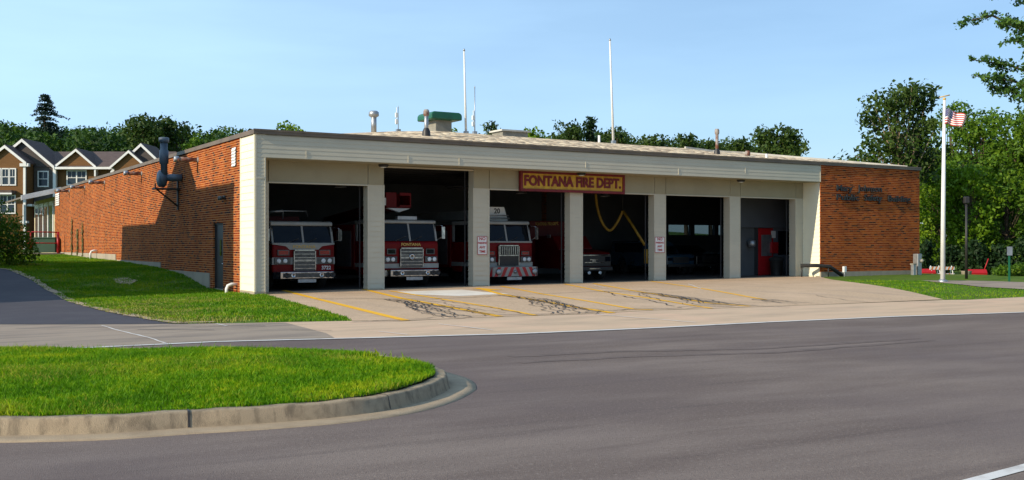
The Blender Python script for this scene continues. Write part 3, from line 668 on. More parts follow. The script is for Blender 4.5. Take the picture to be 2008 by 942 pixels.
# soffit
mb = MB(); mb.box(PW, UF, .5, DV0+.4, SOF-.0, SOF+.05); mb.box(PW, UF, .03, .5, SOF-.012, SOF-.002); part(mb, 'soffit', MT['header'])
# bays
OP = [(527, 721), (754, 928), (960, 1118), (1143, 1283), (1306, 1431), (1452, 1560)]
OPU = [(Ub(a, DV0), Ub(b, DV0)) for a, b in OP]
# header
JD = .42
UI = UF-.0
mb = MB()
lap_z = None
u_prev = PW
for k, (a, b) in enumerate(OPU):
    hz = SOF-.01 if k == 1 else HEAD
    if k != 1: mb = MB(); mb.box(a, b, DV0, DV0+JD, hz, SOF); part(mb, 'bay_header', MT['header'])
mb = MB(); 
for k, (a, b) in enumerate(OPU):
    hz = SOF-.03 if k == 1 else HEAD
    mb.box(a, b, DV0-.02, DV0+.1, hz-.05, hz-.002)
part(mb, 'door_head_trim', MT['siding'])
piers = [(PW+.002, OPU[0][0])]+[(OPU[k][1], OPU[k+1][0]) for k in range(5)]+[(OPU[5][1], UF)]
for (a, b) in piers:
    mb = MB(); m_ = .02; zf = flr(a)
    mb.box(a+m_, b-m_, DV0+m_, DV0+JD, zf-.2, SOF)
    lap(mb, a+.06, b-.06, zf+.05, HEAD, DV0+m_, 'u', .19); lap(mb, DV0+.07, DV0+JD-.0, zf+.05, HEAD, a+m_, 'v', .19)
    mb.box(a, a+.06, DV0, DV0+m_, zf, HEAD); mb.box(b-.06, b, DV0, DV0+m_, zf, HEAD); mb.box(a, a+m_, DV0+m_, DV0+.07, zf, HEAD); mb.box(b-m_, b, DV0+m_, DV0+.07, zf, HEAD)
    mb.box(a+.03, b-.03, DV0-.006, DV0+m_, HEAD, SOF, 1)
    part(mb, 'bay_pier', [MT['siding'], MT['header']])
# return wall at the right end of the porch
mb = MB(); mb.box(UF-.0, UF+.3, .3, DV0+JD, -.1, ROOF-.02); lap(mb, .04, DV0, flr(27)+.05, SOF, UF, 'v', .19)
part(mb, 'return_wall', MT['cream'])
# interior
mb = MB(); zz = lambda u: flr(u)+.01
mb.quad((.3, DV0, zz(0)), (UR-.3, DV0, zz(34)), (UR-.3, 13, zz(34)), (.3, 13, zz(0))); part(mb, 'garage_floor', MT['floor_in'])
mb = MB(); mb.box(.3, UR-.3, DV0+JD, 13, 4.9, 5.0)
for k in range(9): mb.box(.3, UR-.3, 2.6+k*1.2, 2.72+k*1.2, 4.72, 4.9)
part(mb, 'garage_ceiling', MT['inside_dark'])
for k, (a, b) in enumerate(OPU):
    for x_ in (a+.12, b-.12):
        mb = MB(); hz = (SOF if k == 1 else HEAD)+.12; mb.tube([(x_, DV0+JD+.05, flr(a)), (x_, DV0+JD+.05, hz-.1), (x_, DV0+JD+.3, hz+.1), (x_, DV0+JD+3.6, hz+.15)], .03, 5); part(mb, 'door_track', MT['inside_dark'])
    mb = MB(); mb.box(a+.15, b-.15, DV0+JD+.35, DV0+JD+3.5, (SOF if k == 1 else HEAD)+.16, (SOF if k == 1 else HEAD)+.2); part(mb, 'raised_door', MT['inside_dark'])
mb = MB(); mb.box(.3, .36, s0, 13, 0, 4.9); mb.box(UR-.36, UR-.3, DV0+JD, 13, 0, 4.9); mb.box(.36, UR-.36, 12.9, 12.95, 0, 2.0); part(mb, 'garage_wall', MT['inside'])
# partition behind bay 6
pv = 3.6
pu0, pu1 = Ub(1440, pv), UR-.4
mb = MB(); zt = Zb(447, 27, pv)
du0, du1 = Ub(1489, pv), Ub(1515, pv); wa, wb = Ub(1527, pv), Ub(1549, pv)
mb.box(pu0-.4, du0-.35, pv+.0, pv+.1, flr(25), zt, 1); mb.box(du0-.35, du0-.05, pv+.03, pv+.1, flr(25), zt, 2); mb.box(du1+.05, wa-.04, pv, pv+.1, flr(25), zt, 0)
mb.box(wb+.04, pu1, pv, pv+.1, flr(25), zt, 0); mb.box(wa-.04, wb+.04, pv, pv+.1, flr(25), 1.2, 0); mb.box(wa-.04, wb+.04, pv, pv+.1, zt-.15, zt, 0)
mb.box(pu0-.4, pu1, pv-.15, pv+.1, zt+.004, 4.7, 0)
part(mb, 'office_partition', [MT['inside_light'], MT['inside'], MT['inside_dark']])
mb = MB(); mb.box(du0-.05, du1+.05, pv+.02, pv+.07, flr(27), zt-.02); mb.box(du0, du1, pv-.01, pv+.02, flr(27)+.05, zt-.1); rd = part(mb, 'red_door', MT['redbox'])
mb = MB(); mb.box(du0+.12, du1-.08, pv-.018, pv-.0105, 1.15, zt-.35); part(mb, 'door_window', MT['steel'], parent=rd)
mb = MB(); mb.box(wa, wb, pv+.03, pv+.06, 1.2, zt-.15); part(mb, 'office_window', MT['glass'])
# gravel roof mound
RU = [0.3, 3, 5, 8, 10, 21, 24.2, 26, 27.5, 30, UR-.3]; RZ = [5.62, 5.9, 6.3, 6.58, 6.70, 6.63, 6.62, 6.52, 6.46, 6.15, 5.68]; RV = [6]*8+[5.4, 3.4, .5]
mb = MB(); vs_ = []
for u_, z_, v_ in zip(RU, RZ, RV): vs_ += [(u_, .35, 5.60), (u_, v_*.5+.2, 5.6+(z_-5.6)*.52+.03), (u_, v_, z_), (u_, 13, 5.62)]
mb.add(vs_, [(i*4+k, (i+1)*4+k, (i+1)*4+k+1, i*4+k+1) for i in range(len(RU)-1) for k in range(3)], 0, False)
mb.box(.3, 20, 13, VB, 5.3, 5.58); rf = part(mb, 'roof', MT['gravel'])
mb = MB()
for i in range(6, len(RU)-1):
    a, b = Vector((RU[i], RV[i], RZ[i])), Vector((RU[i+1], RV[i+1], RZ[i+1])); d = Vector((0, .12, 0))
    mb.add([a, b, b+d, a+d]+[q+Vector((0, 0, .09)) for q in (a, b, b+d, a+d)], [(0,1,5,4),(1,2,6,5),(2,3,7,6),(3,0,4,7),(4,5,6,7)], 0)
part(mb, 'roof_flashing', MT['flash'], parent=rf)
# louvres
def louvre(px0, px1, py0, py1):
    a, b = Vb(px1), Vb(px0); z1, z0 = Zb(py0, 0, a), Zb(py1, 0, a); mb = MB()
    mb.box(-.02, -.001, a, b, z0, z1, 1)
    n = 6
    for k in range(n):
        z_ = z0+(z1-z0)*(k+.2)/n; mb.prism([(-.06, z_), (-.022, z_+.11), (-.022, z_+.06), (-.05, z_-.02)], 'y', a+.02, b-.02, 0)
    part(mb, 'wall_louvre', [MT['white'], MT['black']])
louvre(456, 464, 290, 326); louvre(109.5, 117, 378, 403)
# annex beyond the side wall
mb = MB(); mb.box(.1, .4, VB+.02, VB+12, .5, 5.2); part(mb, 'annex_wall', MT['stone'])
mb = MB(); aw = [VB+1.2+k*2.6 for k in range(4)]
for a in aw: mb.box(.04, .099, a, a+.35, 1.4, 4.9); mb.box(.04, .099, a+.35, a+2.2, 4.6, 4.9); mb.box(.04, .099, a+.35, a+2.25, 1.4, 1.55)
wn_ = part(mb, 'annex_window_frame', MT['white'])
mb = MB(); mb.box(.07, .0985, aw[0]+.36, aw[-1]+2.2, 1.56, 4.59); part(mb, 'window_glass', MT['house_glass'], parent=wn_)
mb = MB(); mb.prism([(-2.2, 4.85), (-2.2, 5.2), (.4, 5.86), (.4, 5.5)], 'y', VB-.1, VB+.1, 0); mb.prism([(-2.2, 4.98), (-2.2, 5.10), (.4, 5.74), (.4, 5.60)], 'y', VB+.1, VB+12, 1); part(mb, 'annex_canopy', [MT['white'], MT['trim']])

# raised lettering on the right brick wall
lt = bthing('wall_lettering', 'dark raised metal letters in two lines on the right brick wall', 'lettering', Ub(1640, 0), 0, 0)
x2 = Ub(1785, 0)-Ub(1640, 0)
def fit(body, u0px, u1px, py, hgt):
    u0, u1 = Ub(u0px, 0), Ub(u1px, 0); z_ = Zb(py, (u0+u1)/2, 0)
    o = text_mesh('letters', body, hgt, MT['black'], lt, (0,0,0), depth=.05, bold=.008)
    w = o.dimensions.x; bpy.context.view_layer.update(); w = max(v.co.x for v in o.data.vertices)-min(v.co.x for v in o.data.vertices)
    o.data.transform(Matrix.Diagonal(((u1-u0)/w, 1, 1, 1))); o.location = ((u0+u1)/2-Ub(1640, 0), -.06, z_)
fit('Mary', 1638, 1669, 370, .42); fit('Johnson', 1681, 1728, 371, .42)
fit('Public', 1638, 1682, 388, .42); fit('Safety', 1692, 1727, 389, .42); fit('Building', 1739, 1783, 391, .42)

# main sign
su0, su1 = Ub(1022, DV0-.18), Ub(1224, DV0-.18)
sg = bthing('fire_department_sign', 'long yellow sign with red letters reading FONTANA FIRE DEPT. above the third and fourth bays', 'sign', (su0+su1)/2, DV0-.1, 4.3)
hw = (su1-su0)/2; hz = .385
mb = MB(); mb.box(-hw, hw, -.05, .05, -hz, hz); mb.build('sign_board', MT['sign_yellow'], sg)
mb = MB(); fw = .075
mb.box(-hw-.03, hw+.03, -.1, .06, hz-fw, hz+.03); mb.box(-hw-.03, hw+.03, -.1, .06, -hz-.03, -hz+fw); mb.box(-hw-.03, -hw+fw, -.1, .06, -hz+fw, hz-fw); mb.box(hw-fw, hw+.03, -.1, .06, -hz+fw, hz-fw)
mb.build('sign_frame', MT['sign_red'], sg)
o = text_mesh('sign_lettering', 'FONTANA FIRE DEPT.', .56, MT['sign_red'], sg, (0,0,0), depth=.03, bold=.022)
xs_ = [v.co.x for v in o.data.vertices]; o.data.transform(Matrix.Diagonal(((hw-.16)*2/(max(xs_)-min(xs_)), 1, 1, 1))); xs_ = [v.co.x for v in o.data.vertices]; o.location = (-(max(xs_)+min(xs_))/2, -.066, -.0)

# ------------------------------------------------------------------ things fixed on the station
# no parking signs
def np_sign(px, py0, py1, label):
    v_ = DV0-.02; a, b = Ub(px-10, v_), Ub(px+9, v_); z1, z0 = Zb(py0, a, v_), Zb(py1, a, v_)
    t = bthing('no_parking_sign', label, 'sign', (a+b)/2, v_, (z0+z1)/2, 'no parking signs on the bay piers'); w_, h_ = (b-a)/2, (z1-z0)/2
    mb = MB(); mb.box(-w_, w_, -.012, .0, -h_, h_); mb.build('sign_plate', MT['white'], t)
    mb = MB(); e = .02
    mb.box(-w_, w_, -.016, -.0125, h_-e, h_); mb.box(-w_, w_, -.016, -.0125, -h_, -h_+e); mb.box(-w_, -w_+e, -.016, -.0125, -h_+e, h_-e); mb.box(w_-e, w_, -.016, -.0125, -h_+e, h_-e)
    mb.build('sign_border', MT['redbox'], t)
    for i, (tx, s_) in enumerate((('NO', .18), ('PARKING', .105), ('ANY', .13), ('TIME', .13))):
        text_mesh('sign_text', tx, s_, MT['redbox'], t, (0, -.016, h_*(.72-.46*i)), depth=.004, bold=.004)
    return t
np_sign(946, 463.5, 500, 'white and red no parking sign on the pier beside the striped engine')
np_sign(1294, 465, 496, 'white and red no parking sign on the pier right of the yellow hose')
# soffit lights
def soff(px, label):
    u_ = Ub(px, .55); t = bthing('soffit_light', label, 'light', u_, .55, SOF-.02, 'lights under the porch soffit')
    mb = MB(); mb.lathe((0,0,0), [(.0, 0), (.19, 0), (.19, -.05), (.15, -.09), (.0, -.095)], 16); mb.build('light_housing', MT['black'], t)
    mb = MB(); mb.lathe((0,0,0), [(.0, -.125), (.09, -.118), (.13, -.097)], 16); mb.build('light_lens', MT['lamp'], t)
for px, lb in ((752, 'round black light under the soffit above the second bay'), (1140, 'round black light under the soffit above the main sign'), (1453, 'round black light under the soffit near the sixth bay')): soff(px, lb)
# wall exhaust stubs
def stub(px, py, lab, ln=.85, r=.085):
    v_ = Vb(px); z_ = Zb(py, 0, v_); t = bthing('wall_vent_pipe', lab, 'pipe', 0, v_, z_, 'vent pipes sticking out of the brick side wall')
    mb = MB(); mb.tube([(0.0, 0, 0), (-ln+.18, 0, 0)], r, 12); mb.build('pipe', MT['rust'], t)
    mb = MB(); mb.lathe((-ln+.2, 0, 0), [(r*1.1, 0), (r*1.35, -.01), (r*1.35, -.17), (r*.9, -.19), (.0, -.17)], 14, 'x'); mb.build('pipe_cap', MT['steel'], t)
    mb = MB(); mb.lathe((-.015, 0, 0), [(r*1.6, .014), (r*1.6, 0), (r, -.03)], 14, 'x'); mb.build('wall_flange', MT['rust'], t)
for px, py, lb, ln in ((388, 314, 'vent pipe nearest the corner, right of the blue grey blower', .95), (278, 341, 'first vent pipe left of the blue grey blower', .85), (205, 358.5, 'third vent pipe from the blower end of the side wall', .85),
                   (166.5, 368, 'vent pipe between the far end pipe and the middle of the side wall', .85), (136, 375, 'last vent pipe near the far louvre and the white canopy', .8)):
    stub(px, py, lb, ln)
# blower with riser
bv = Vb(350); t = bthing('exhaust_blower', 'blue grey exhaust blower with tall round stack on a black wall bracket', 'blower', 0, bv, 0)
zc = Zb(352, 0, bv); 
bx = -.55
mb = MB(); mb.lathe((bx-.15, -.05, zc), [(.0, -.16), (.3, -.16), (.36, -.1), (.36, .1), (.3, .16), (.0, .16)], 24, 'x'); mb.build('fan_housing', MT['duct'], t)
mb = MB(); mb.tube([(bx-.15, -.0, zc+.05), (bx+.1, -.3, zc+.04), (bx+.2, -.55, zc+.03), (-.0, -.62, zc+.03)], .15, 14); mb.build('inlet_duct', MT['duct'], t)
mb = MB(); zt_ = Zb(277, 0, bv)-.1
mb.tube([(bx-.1, -.25, zc+.15), (bx-.1, -.2, zc+.6), (bx-.1, -.2, zc+.65), (bx-.1, -.2, zt_-.35), (bx-.1, -.2, zt_-.33), (bx-.1, -.2, zt_)], [.14, .14, .19, .19, .15, .15], 16); mb.lathe((bx-.1, -.2, zt_), [(.15, -.02), (.21, 0), (.21, .18), (.17, .2), (.0, .2)], 16); mb.build('stack_pipe', MT['duct'], t)
mb = MB(); mb.box(-1.05, -.0, -.34, .25, zc-.46, zc-.40); mb.box(-1.0, -.95, -.1, -.05, zc-.4, zc-.2); mb.tube([(-.9, 0, zc-.45), (-.03, 0, zc-1.15)], .035, 6); mb.box(-.06, -.0, -.06, .06, zc-1.3, zc+.1); mb.build('bracket', MT['black'], t)
# side wall lamp + fittings
v_ = Vb(441); z_ = Zb(387, 0, v_); t = bthing('wall_lamp', 'small dark security lamp on the brick above the service door', 'lamp', 0, v_, z_)
mb = MB(); mb.box(-.05, 0, -.1, .1, -.06, .06); mb.build('lamp_base', MT['black'], t)
for s_ in (-1, 1):
    mb = MB(); mb.lathe((-.16, s_*.1, -.04), [(.03, .1), (.05, .06), (.085, -.06), (.0, -.05)], 12, 'x'); mb.build('lamp_head', MT['black'], t)
def downpipe(px, py_top, py_bot, lab):
    v_ = Vb(px+8); z0, z1 = gz1(*xy(B(-.35, v_)))-.05, Zb(py_top, -.3, v_)
    mb = MB(); mb.tube([(.0, 0, z1-.06), (-.2, 0, z1-.05), (-.33, 0, z1-.1), (-.38, 0, z1-.22), (-.38, 0, z0)], .058, 12)
    o = mb.build('drain_pipe', MT['plastic_white'], None, B(0, v_, 0), ANG); tag(o, lab, 'pipe', 'white drain pipes at the foot of the side wall')
downpipe(457, 555, 576, 'white bent drain pipe beside the corner pier'); downpipe(183, 490, 507, 'white bent drain pipe at the far end of the side wall')
# vines on the wall
for k, px in enumerate((142, 153, 163)):
    v_ = Vb(px); mb = MB(); hgt = (2.4, 1.7, 2.1)[k]
    for q in range(90):
        z_ = 1.0+random.random()**1.2*hgt; y_ = random.uniform(-.22, .22); s_ = random.uniform(.06, .12); mb.quad((-.05, y_-s_, z_), (-.09, y_, z_-s_), (-.04, y_+s_, z_), (-.1, y_, z_+s_))
    mb.tube([(-.04, 0, .8), (-.03, .1, 1+hgt*.5), (-.03, 0, 1+hgt)], .015, 5)
    o = mb.build('climbing_weed', MT['fallen'], None, B(0, v_, 0), ANG, uv=False)
    tag(o, ('leftmost and tallest', 'middle and shortest', 'rightmost')[k]+' of the three thin weeds climbing the far side wall', 'weed', 'weeds climbing the side wall')

# roof equipment
def roofz(u, v):
    i = np.interp(u, RU, RZ); return 5.6+(i-5.6)*min(1, v/6) if v <= 6 else i
def at_px(px, v): return Ub(px, v)
# flue left
def flue(px, v, py0, py1, r, capr, lab, m=MT['steel'], foot=True):
    u_ = at_px(px, v); z0 = Zb(py1, u_, v)-.15; z1 = Zb(py0, u_, v); t = bthing('roof_flue', lab, 'flue', u_, v, z0, 'flues standing on the gravel roof'); h = z1-z0
    mb = MB(); mb.tube([(0,0,0), (0,0,h-.08)], r, 14); mb.build('flue_pipe', m, t)
    mb = MB(); mb.lathe((0,0,h), [(r, -.28), (capr, -.22), (capr, -.06), (capr*.7, 0), (.0, 0)], 16); mb.build('flue_cap', MT['rust'] if capr < .2 else MT['steel'], t)
    if foot:
        mb = MB(); mb.lathe((0,0,0), [(r*2.1, 0), (r*1.9, .25), (r*1.2, .38)], 14); mb.build('flue_boot', MT['black'], t)
flue(733, 7, 218, 258, .12, .22, 'grey flue with a wide flat cap at the left of the roof', foot=False)
flue(836, 3.2, 215, 263, .085, .12, 'thin flue with a black boot in front of the green ventilator')
flue(1406, 2.6, 253, 302, .075, .11, 'rusty red brown flue near the right end of the roof', MT['rust'])
flue(1466, 3.0, 296, 306, .07, .13, 'short white mushroom flue right of the rusty flue', MT['plastic_white'], False)
u_ = at_px(862, 7.5); z0 = Zb(258, u_, 7.5)-.2
t = bthing('roof_ventilator', 'green hooded ventilator on a grey box rising from the gravel roof', 'ventilator', u_, 7.5, z0)
mb = MB(); mb.box(-.40, .40, -.42, .42, 0, .80); mb.build('ventilator_curb', MT['curb_grey'], t)
mb = MB(); hh_ = .95
prof = [(-.78, .0), (-.78, .22), (-.72, .31), (-.62, .35), (.62, .35), (.72, .31), (.78, .22), (.78, .0)]
mb.prism([(a, b+.66) for a, b in prof], 'y', -.74, .74); mb.build('ventilator_hood', MT['green'], t, bevel=.06)
def mast(px0, py0, px1, py1, v, r, lab, m=MT['plastic_white'], fit_=False):
    u1 = at_px(px1, v); z1 = Zb(py1, u1, v)-.2; u0 = at_px(px0, v); z0 = Zb(py0, u0, v); t = bthing('antenna_mast', lab, 'antenna', u1, v, z1, 'antenna masts on the roof')
    mb = MB(); mb.tube([(0,0,0), (u0-u1, 0, z0-z1-.1)], [r, r*.6], 8); mb.build('mast_tube', m, t)
    mb = MB(); mb.tube([(u0-u1, 0, z0-z1-.1), (u0-u1, 0, z0-z1)], [r*.9, r*.5], 8); mb.build('mast_tip', MT['steel'], t)
    mb = MB(); mb.box(-.09, .09, -.09, .09, .0, .3); mb.build('mast_foot', MT['steel'], t)
    if fit_:
        mb = MB(); mb.box(-.14, -.02, -.05, .05, .55, .75); mb.box(-.14, -.02, -.05, .05, .85, 1.05); mb.tube([(-.08, 0, .5), (-.08, 0, 1.3)], .02, 6); mb.build('antenna_fitting', MT['plastic_white'], t)
mast(910, 96, 914, 262, 7, .06, 'tall white antenna mast just right of the green ventilator')
mast(1196, 76, 1203, 280, 7, .065, 'tallest white antenna mast over the middle of the roof')
mast(931, 169, 931, 262, 9, .03, 'thin grey antenna mast with small fittings right of the white mast', MT['steel'], True)
mast(781, 208, 781, 258, 9, .022, 'short thin antenna rod between the two left flues', MT['steel'], True)
u_ = at_px(1000, 8); z0 = Zb(268, u_, 8)-.2
t = bthing('roof_hatch', 'low grey skylight box with a flat lid on the gravel roof', 'skylight', u_, 8, z0); mb = MB(); mb.box(-.7, .7, -.5, .5, 0, .38); mb.build('hatch_curb', MT['curb_grey'], t); mb = MB(); mb.box(-.8, .8, -.6, .6, .38, .46); mb.build('hatch_lid', MT['flash'], t)
for px, py0, v, lb in ((1175, 266, 6.5, 'small white vent pipe just left of the tallest mast'), (1503, 302, 2.5, 'stubby white vent pipe at the right end of the gravel roof')):
    u_ = at_px(px, v); z0 = roofz(u_, v)-.3 if px < 1400 else 5.7; z1 = Zb(py0, u_, v); mb = MB(); mb.tube([(0,0,0), (0,0,z1-z0)], .06, 10); o = mb.build('vent_stub', MT['plastic_white'], None, B(u_, v, z0), ANG); tag(o, lb, 'pipe')

# ------------------------------------------------------------------ vehicles
def wheel(root, x, y, z, r=.52, w=.3):
    mb = MB(); s_ = 1 if x > 0 else -1
    mb.lathe((x, y, z), [(r*.6, -w/2), (r*.95, -w/2), (r, -w/2+.04), (r, w/2-.04), (r*.95, w/2), (r*.6, w/2)], 24, 'x'); tw = mb.build('wheel', MT['rubber'], root)
    mb = MB(); mb.lathe((x, y, z), [(r*.6, s_*w*.3), (r*.6, s_*w*.42), (r*.5, s_*w*.3), (r*.25, s_*w*.25), (r*.2, s_*w*.5), (.0, s_*w*.5)], 20, 'x'); mb.build('rim', MT['chrome'], tw)
def engine(label, u, v, cfg):
    f0 = flr(u)+.012; t = bthing('fire_engine', label, 'fire engine', u, v, f0, 'fire engines parked in the bays')
    w = 1.22; H = cfg['roof']-f0; ws0 = cfg['ws0']-f0; ws1 = cfg['ws1']-f0; gb = cfg['gb']-f0
    cl = 2.7
    # cab: lower red body and upper cabin
    mb = MB(); mb.prism([(0, gb-.12), (0, ws0-.12), (.04, ws0), (cl, ws0), (cl, .45), (1.9, .45), (1.75, .95), (.75, .95), (.6, .5), (.45, gb-.12)], 'x', -w, w, 0)
    mb.build('cab_body', MT['red'], t, bevel=.06)
    mb = MB(); sl = .22
    # cabin posts and roof
    mb.prism([(.04+sl, ws1), (.04+sl-.05, ws1+.02), (.0+sl, H-.03), (.12+sl, H), (cl, H), (cl, ws1)], 'x', -w, w, 0)
    for s_ in (-1, 1):
        x0, x1 = sorted((s_*w, s_*(w-.09)))
        mb.prism([(.05, ws0), (.05+sl, ws1), (.17+sl, ws1), (.17, ws0)], 'x', x0, x1, 0); mb.box(x0, x1, 1.15, 1.3, ws0, ws1); mb.box(x0, x1, cl-.2, cl, ws0, ws1)
    mb.box(-w+.09, w-.09, cl-.1, cl, ws0, ws1)
    if cfg.get('band'):
        mb.box(-w-.005, w+.005, -.012, .3, ws0-.05, ws0+.03)
    cabn = mb.build('cabin', MT['truck_white'], t, bevel=.03)
    for s_ in (-1, 1):   # windshield halves
        a, b = sorted((s_*.025, s_*(w-.1))); mb = MB()
        mb.add([(a,.06,ws0),(b,.06,ws0),(b,.06+sl,ws1),(a,.06+sl,ws1),(a,.09,ws0),(b,.09,ws0),(b,.09+sl,ws1),(a,.09+sl,ws1)], [(0,1,2,3),(7,6,5,4),(0,3,7,4),(1,5,6,2),(0,4,5,1),(3,2,6,7)]); mb.build('windshield', MT['glass'], t)
        x0 = s_*(w-.05); mb = MB(); mb.box(x0-.01, x0+.01, .2, 1.15, ws0+.02, ws1); mb.box(x0-.01, x0+.01, 1.3, cl-.2, ws0+.02, ws1); mb.build('side_window', MT['glass'], t)
        mb = MB(); mb.tube([(s_*w, .15, ws1-.05), (s_*(w+.18), .0, ws1-.08), (s_*(w+.2), -.02, ws1-.5), (s_*w, .1, ws0+.05)], .018, 6); mb.box(s_*(w+.13), s_*(w+.27), -.06, -.02, ws0+.1, ws1-.12); mb.build('mirror', MT['chrome'], t)
        mb = MB(); x_ = s_*.35; mb.add([(x_-.3, .03, ws0+.0), (x_-.3, .03, ws0+.03), (x_+.18, .085, ws0+.2), (x_+.18, .085, ws0+.17)], [(0,1,2,3)]); mb.tube([(x_-.3, .02, ws0-.01), (x_+.1, .05, ws0+.17)], .013, 5); mb.build('wiper', MT['black'], t)
    mb = MB(); mb.prism([(.035, ws0), (.035+sl, ws1), (.06+sl, ws1), (.06, ws0)], 'x', -.035, .035); mb.build('windshield_post', MT['truck_white'], t)
    # mid stripe
    mb = MB(); mb.box(-w-.006, w+.006, -.01, cl, cfg['st'][0]-f0, cfg['st'][1]-f0); mb.build('stripe', MT['truck_white'], t)
    # grille
    g0, g1 = gb, cfg['gt']-f0; gw = cfg['gw']
    mb = MB(); mb.prism([(-gw, g0+.03), (-gw, g1-.08), (-gw+.06, g1), (gw-.06, g1), (gw, g1-.08), (gw, g0+.03), (gw-.05, g0), (-gw+.05, g0)], 'y', -.10, -.012); gr = mb.build('grille', MT['black'] if cfg.get('gdark') else MT['grille'], t)
    mb = MB(); mb.box(-gw, -gw+.03, -.125, -.101, g0+.02, g1-.05); mb.box(gw-.03, gw, -.125, -.101, g0+.02, g1-.05); mb.box(-gw+.04, gw-.04, -.125, -.101, g1-.04, g1); mb.box(-gw+.03, gw-.03, -.12, -.101, (g0+g1)/2-.02, (g0+g1)/2+.02)
    if cfg.get('gdark'):
        for k in range(9): x_ = -gw+.08+k*(2*gw-.16)/8; mb.box(x_-.012, x_+.012, -.118, -.101, (g0+g1)/2+.04, g1-.06)
    else:
        for k in range(5): z_ = g0+.08+k*(g1-g0-.12)/5; mb.box(-gw+.04, gw-.04, -.115, -.101, z_, z_+.02)
        if cfg.get('round'): mb.lathe((0, -.13, (g0+g1)/2+.02), [(.12, .02), (.13, 0), (.1, -.02), (.06, 0)], 18, 'y')
    mb.build('grille_bars', MT['chrome'], gr)
    for s_ in (-1, 1):
        # lamp clusters
        h0, h1 = cfg['hl'][0]-f0, cfg['hl'][1]-f0; xa, xb = s_*(gw+.1), s_*(w-.07)
        mb = MB(); mb.box(xa, xb, -.06, -.012, h0, h1); hlm = mb.build('headlight_housing', MT['grille'], t, bevel=.012)
        for k in range(2):
            xk = xa+(xb-xa)*(.35+.4*k) if s_ > 0 else xb+(xa-xb)*(.25+.4*k)
            mb = MB(); mb.lathe((xk, -.065, (h0+h1)/2), [(.085, .0), (.085, -.02), (.05, -.035), (.0, -.04)], 16, 'y'); mb.build('headlight', MT['lamp'], hlm)
        h2, h3 = cfg['wl'][0]-f0, cfg['wl'][1]-f0
        mb = MB(); mb.box(xa+s_*.05, xb-s_*.12, -.05, -.012, h2, h3, 1); mb.box(xa+s_*.09, xb-s_*.16, -.06, -.051, h2+.03, h3-.03, 0); mb.build('warning_light', [MT['amber'] if not cfg.get('quad') else MT['glass'], MT['grille']], t)
    # bumper
    e = cfg['be']; b0, b1 = cfg['bu'][0]-f0, cfg['bu'][1]-f0; bw = w+.03
    mb = MB(); mb.prism([(-bw, 0), (-bw, -e+.22), (-bw+.22, -e), (bw-.22, -e), (bw, -e+.22), (bw, 0)], 'z', b0, b1, 0); bm_ = mb.build('bumper', MT['chrome'] if not cfg.get('chev') else MT['truck_white'], t, bevel=.02)
    if cfg.get('chev'):
        mb = MB(); H_ = b1-b0-.02; sw = .16; yk = -e-.004
        for s_ in (-1, 1):
            for k in range(5):
                x0 = .02+k*2*sw; sh = -.18
                q = [(x0+.18, b0+.01), (x0+.18+sw, b0+.01), (x0+.18+sw+sh, b1-.01), (x0+.18+sh, b1-.01)]
                if x0+.18+sw > bw-.22: continue
                mb.add([(s_*a_, yk, z_) for a_, z_ in q], [(0,1,2,3)])
            mb.add([(s_*(bw-.17), -e+.05-.004, b0+.01), (s_*(bw-.08), -e+.14-.004, b0+.01), (s_*(bw-.17), -e+.05-.004, b1-.01), (s_*(bw-.24), -e-.004, b1-.01)], [(0,1,2,3)])
        mb.build('chevron_stripe', MT['redbox'], bm_)
        for x_ in (-.8, 0.0, .95):
            mb = MB(); mb.lathe((x_, -e-.01, (b0+b1)/2), [(.12, .0), (.13, -.03), (.09, -.06), (.0, -.05)] if abs(x_) > .7 else [(.07, 0), (.07, -.05), (.0, -.06)], 16, 'y'); mb.build('siren', MT['steel'], bm_)
    else:
        mb = MB(); mb.box(-bw+.3, bw-.3, -e-.006, -e-.002, b0+.05, b1-.05, 0); mb.build('bumper_recess', MT['grille'], bm_)
        for x_ in (-.8, -.55, .55, .8, 1.0):
            mb = MB(); mb.lathe((x_, -e-.006, (b0+b1)/2), [(.095, .0), (.1, -.02), (.07, -.03), (.03, .0), (.0, -.0)], 16, 'y'); mb.build('siren', MT['black'] if abs(x_) > .7 else MT['chrome'], bm_)
    mb = MB(); mb.box(-.35, .35, -e+.05, -e+.07, b0-.14, b0-.02); mb.build('licence_plate', MT['steel'], t)
    # chassis and body
    mb = MB(); mb.box(-.5, .5, .1, 9.0, .35, .62); mb.build('chassis', MT['black'], t)
    mb = MB(); mb.box(-w, w, cl+.12, 9.2, .62, H-.15); mb.build('rear_body', MT['red'], t, bevel=.03)
    for s_ in (-1, 1):
        mb = MB()
        for k in range(3): y0_ = cl+.4+k*2.1; mb.box(s_*w, s_*(w+.012), y0_, y0_+1.6, .75+(.5 if k == 1 else 0), H-.4)
        mb.build('shutter', MT['steel'], t)
    for y_ in (1.25, 6.7):
        for s_ in (-1, 1): wheel(t, s_*(w-.16), y_, .52)
    # lightbar
    mb = MB(); mb.box(-w+.25, w-.25, .45, .75, H+.01, H+.06, 1)
    for k in range(6): x_ = -w+.3+k*.31; mb.box(x_, x_+.27, .42, .78, H+.06, H+.2, 0)
    if cfg.get('bar', True): mb.build('light_bar', [MT['amber'], MT['black']], t, bevel=.02)
    if cfg.get('name'):
        nm, z_, s_, mt_ = cfg['name']; text_mesh('lettering', nm, s_, mt_, t, (0, -.022 if not cfg.get('band') else -.036, z_-f0), depth=.008, bold=.004, sx=1.1)
    if cfg.get('num'):
        text_mesh('unit_number', cfg['num'], .19, MT['white'], t, (.88, -.012, cfg['numz']-f0), depth=.008, bold=.004)
    return t, w, H
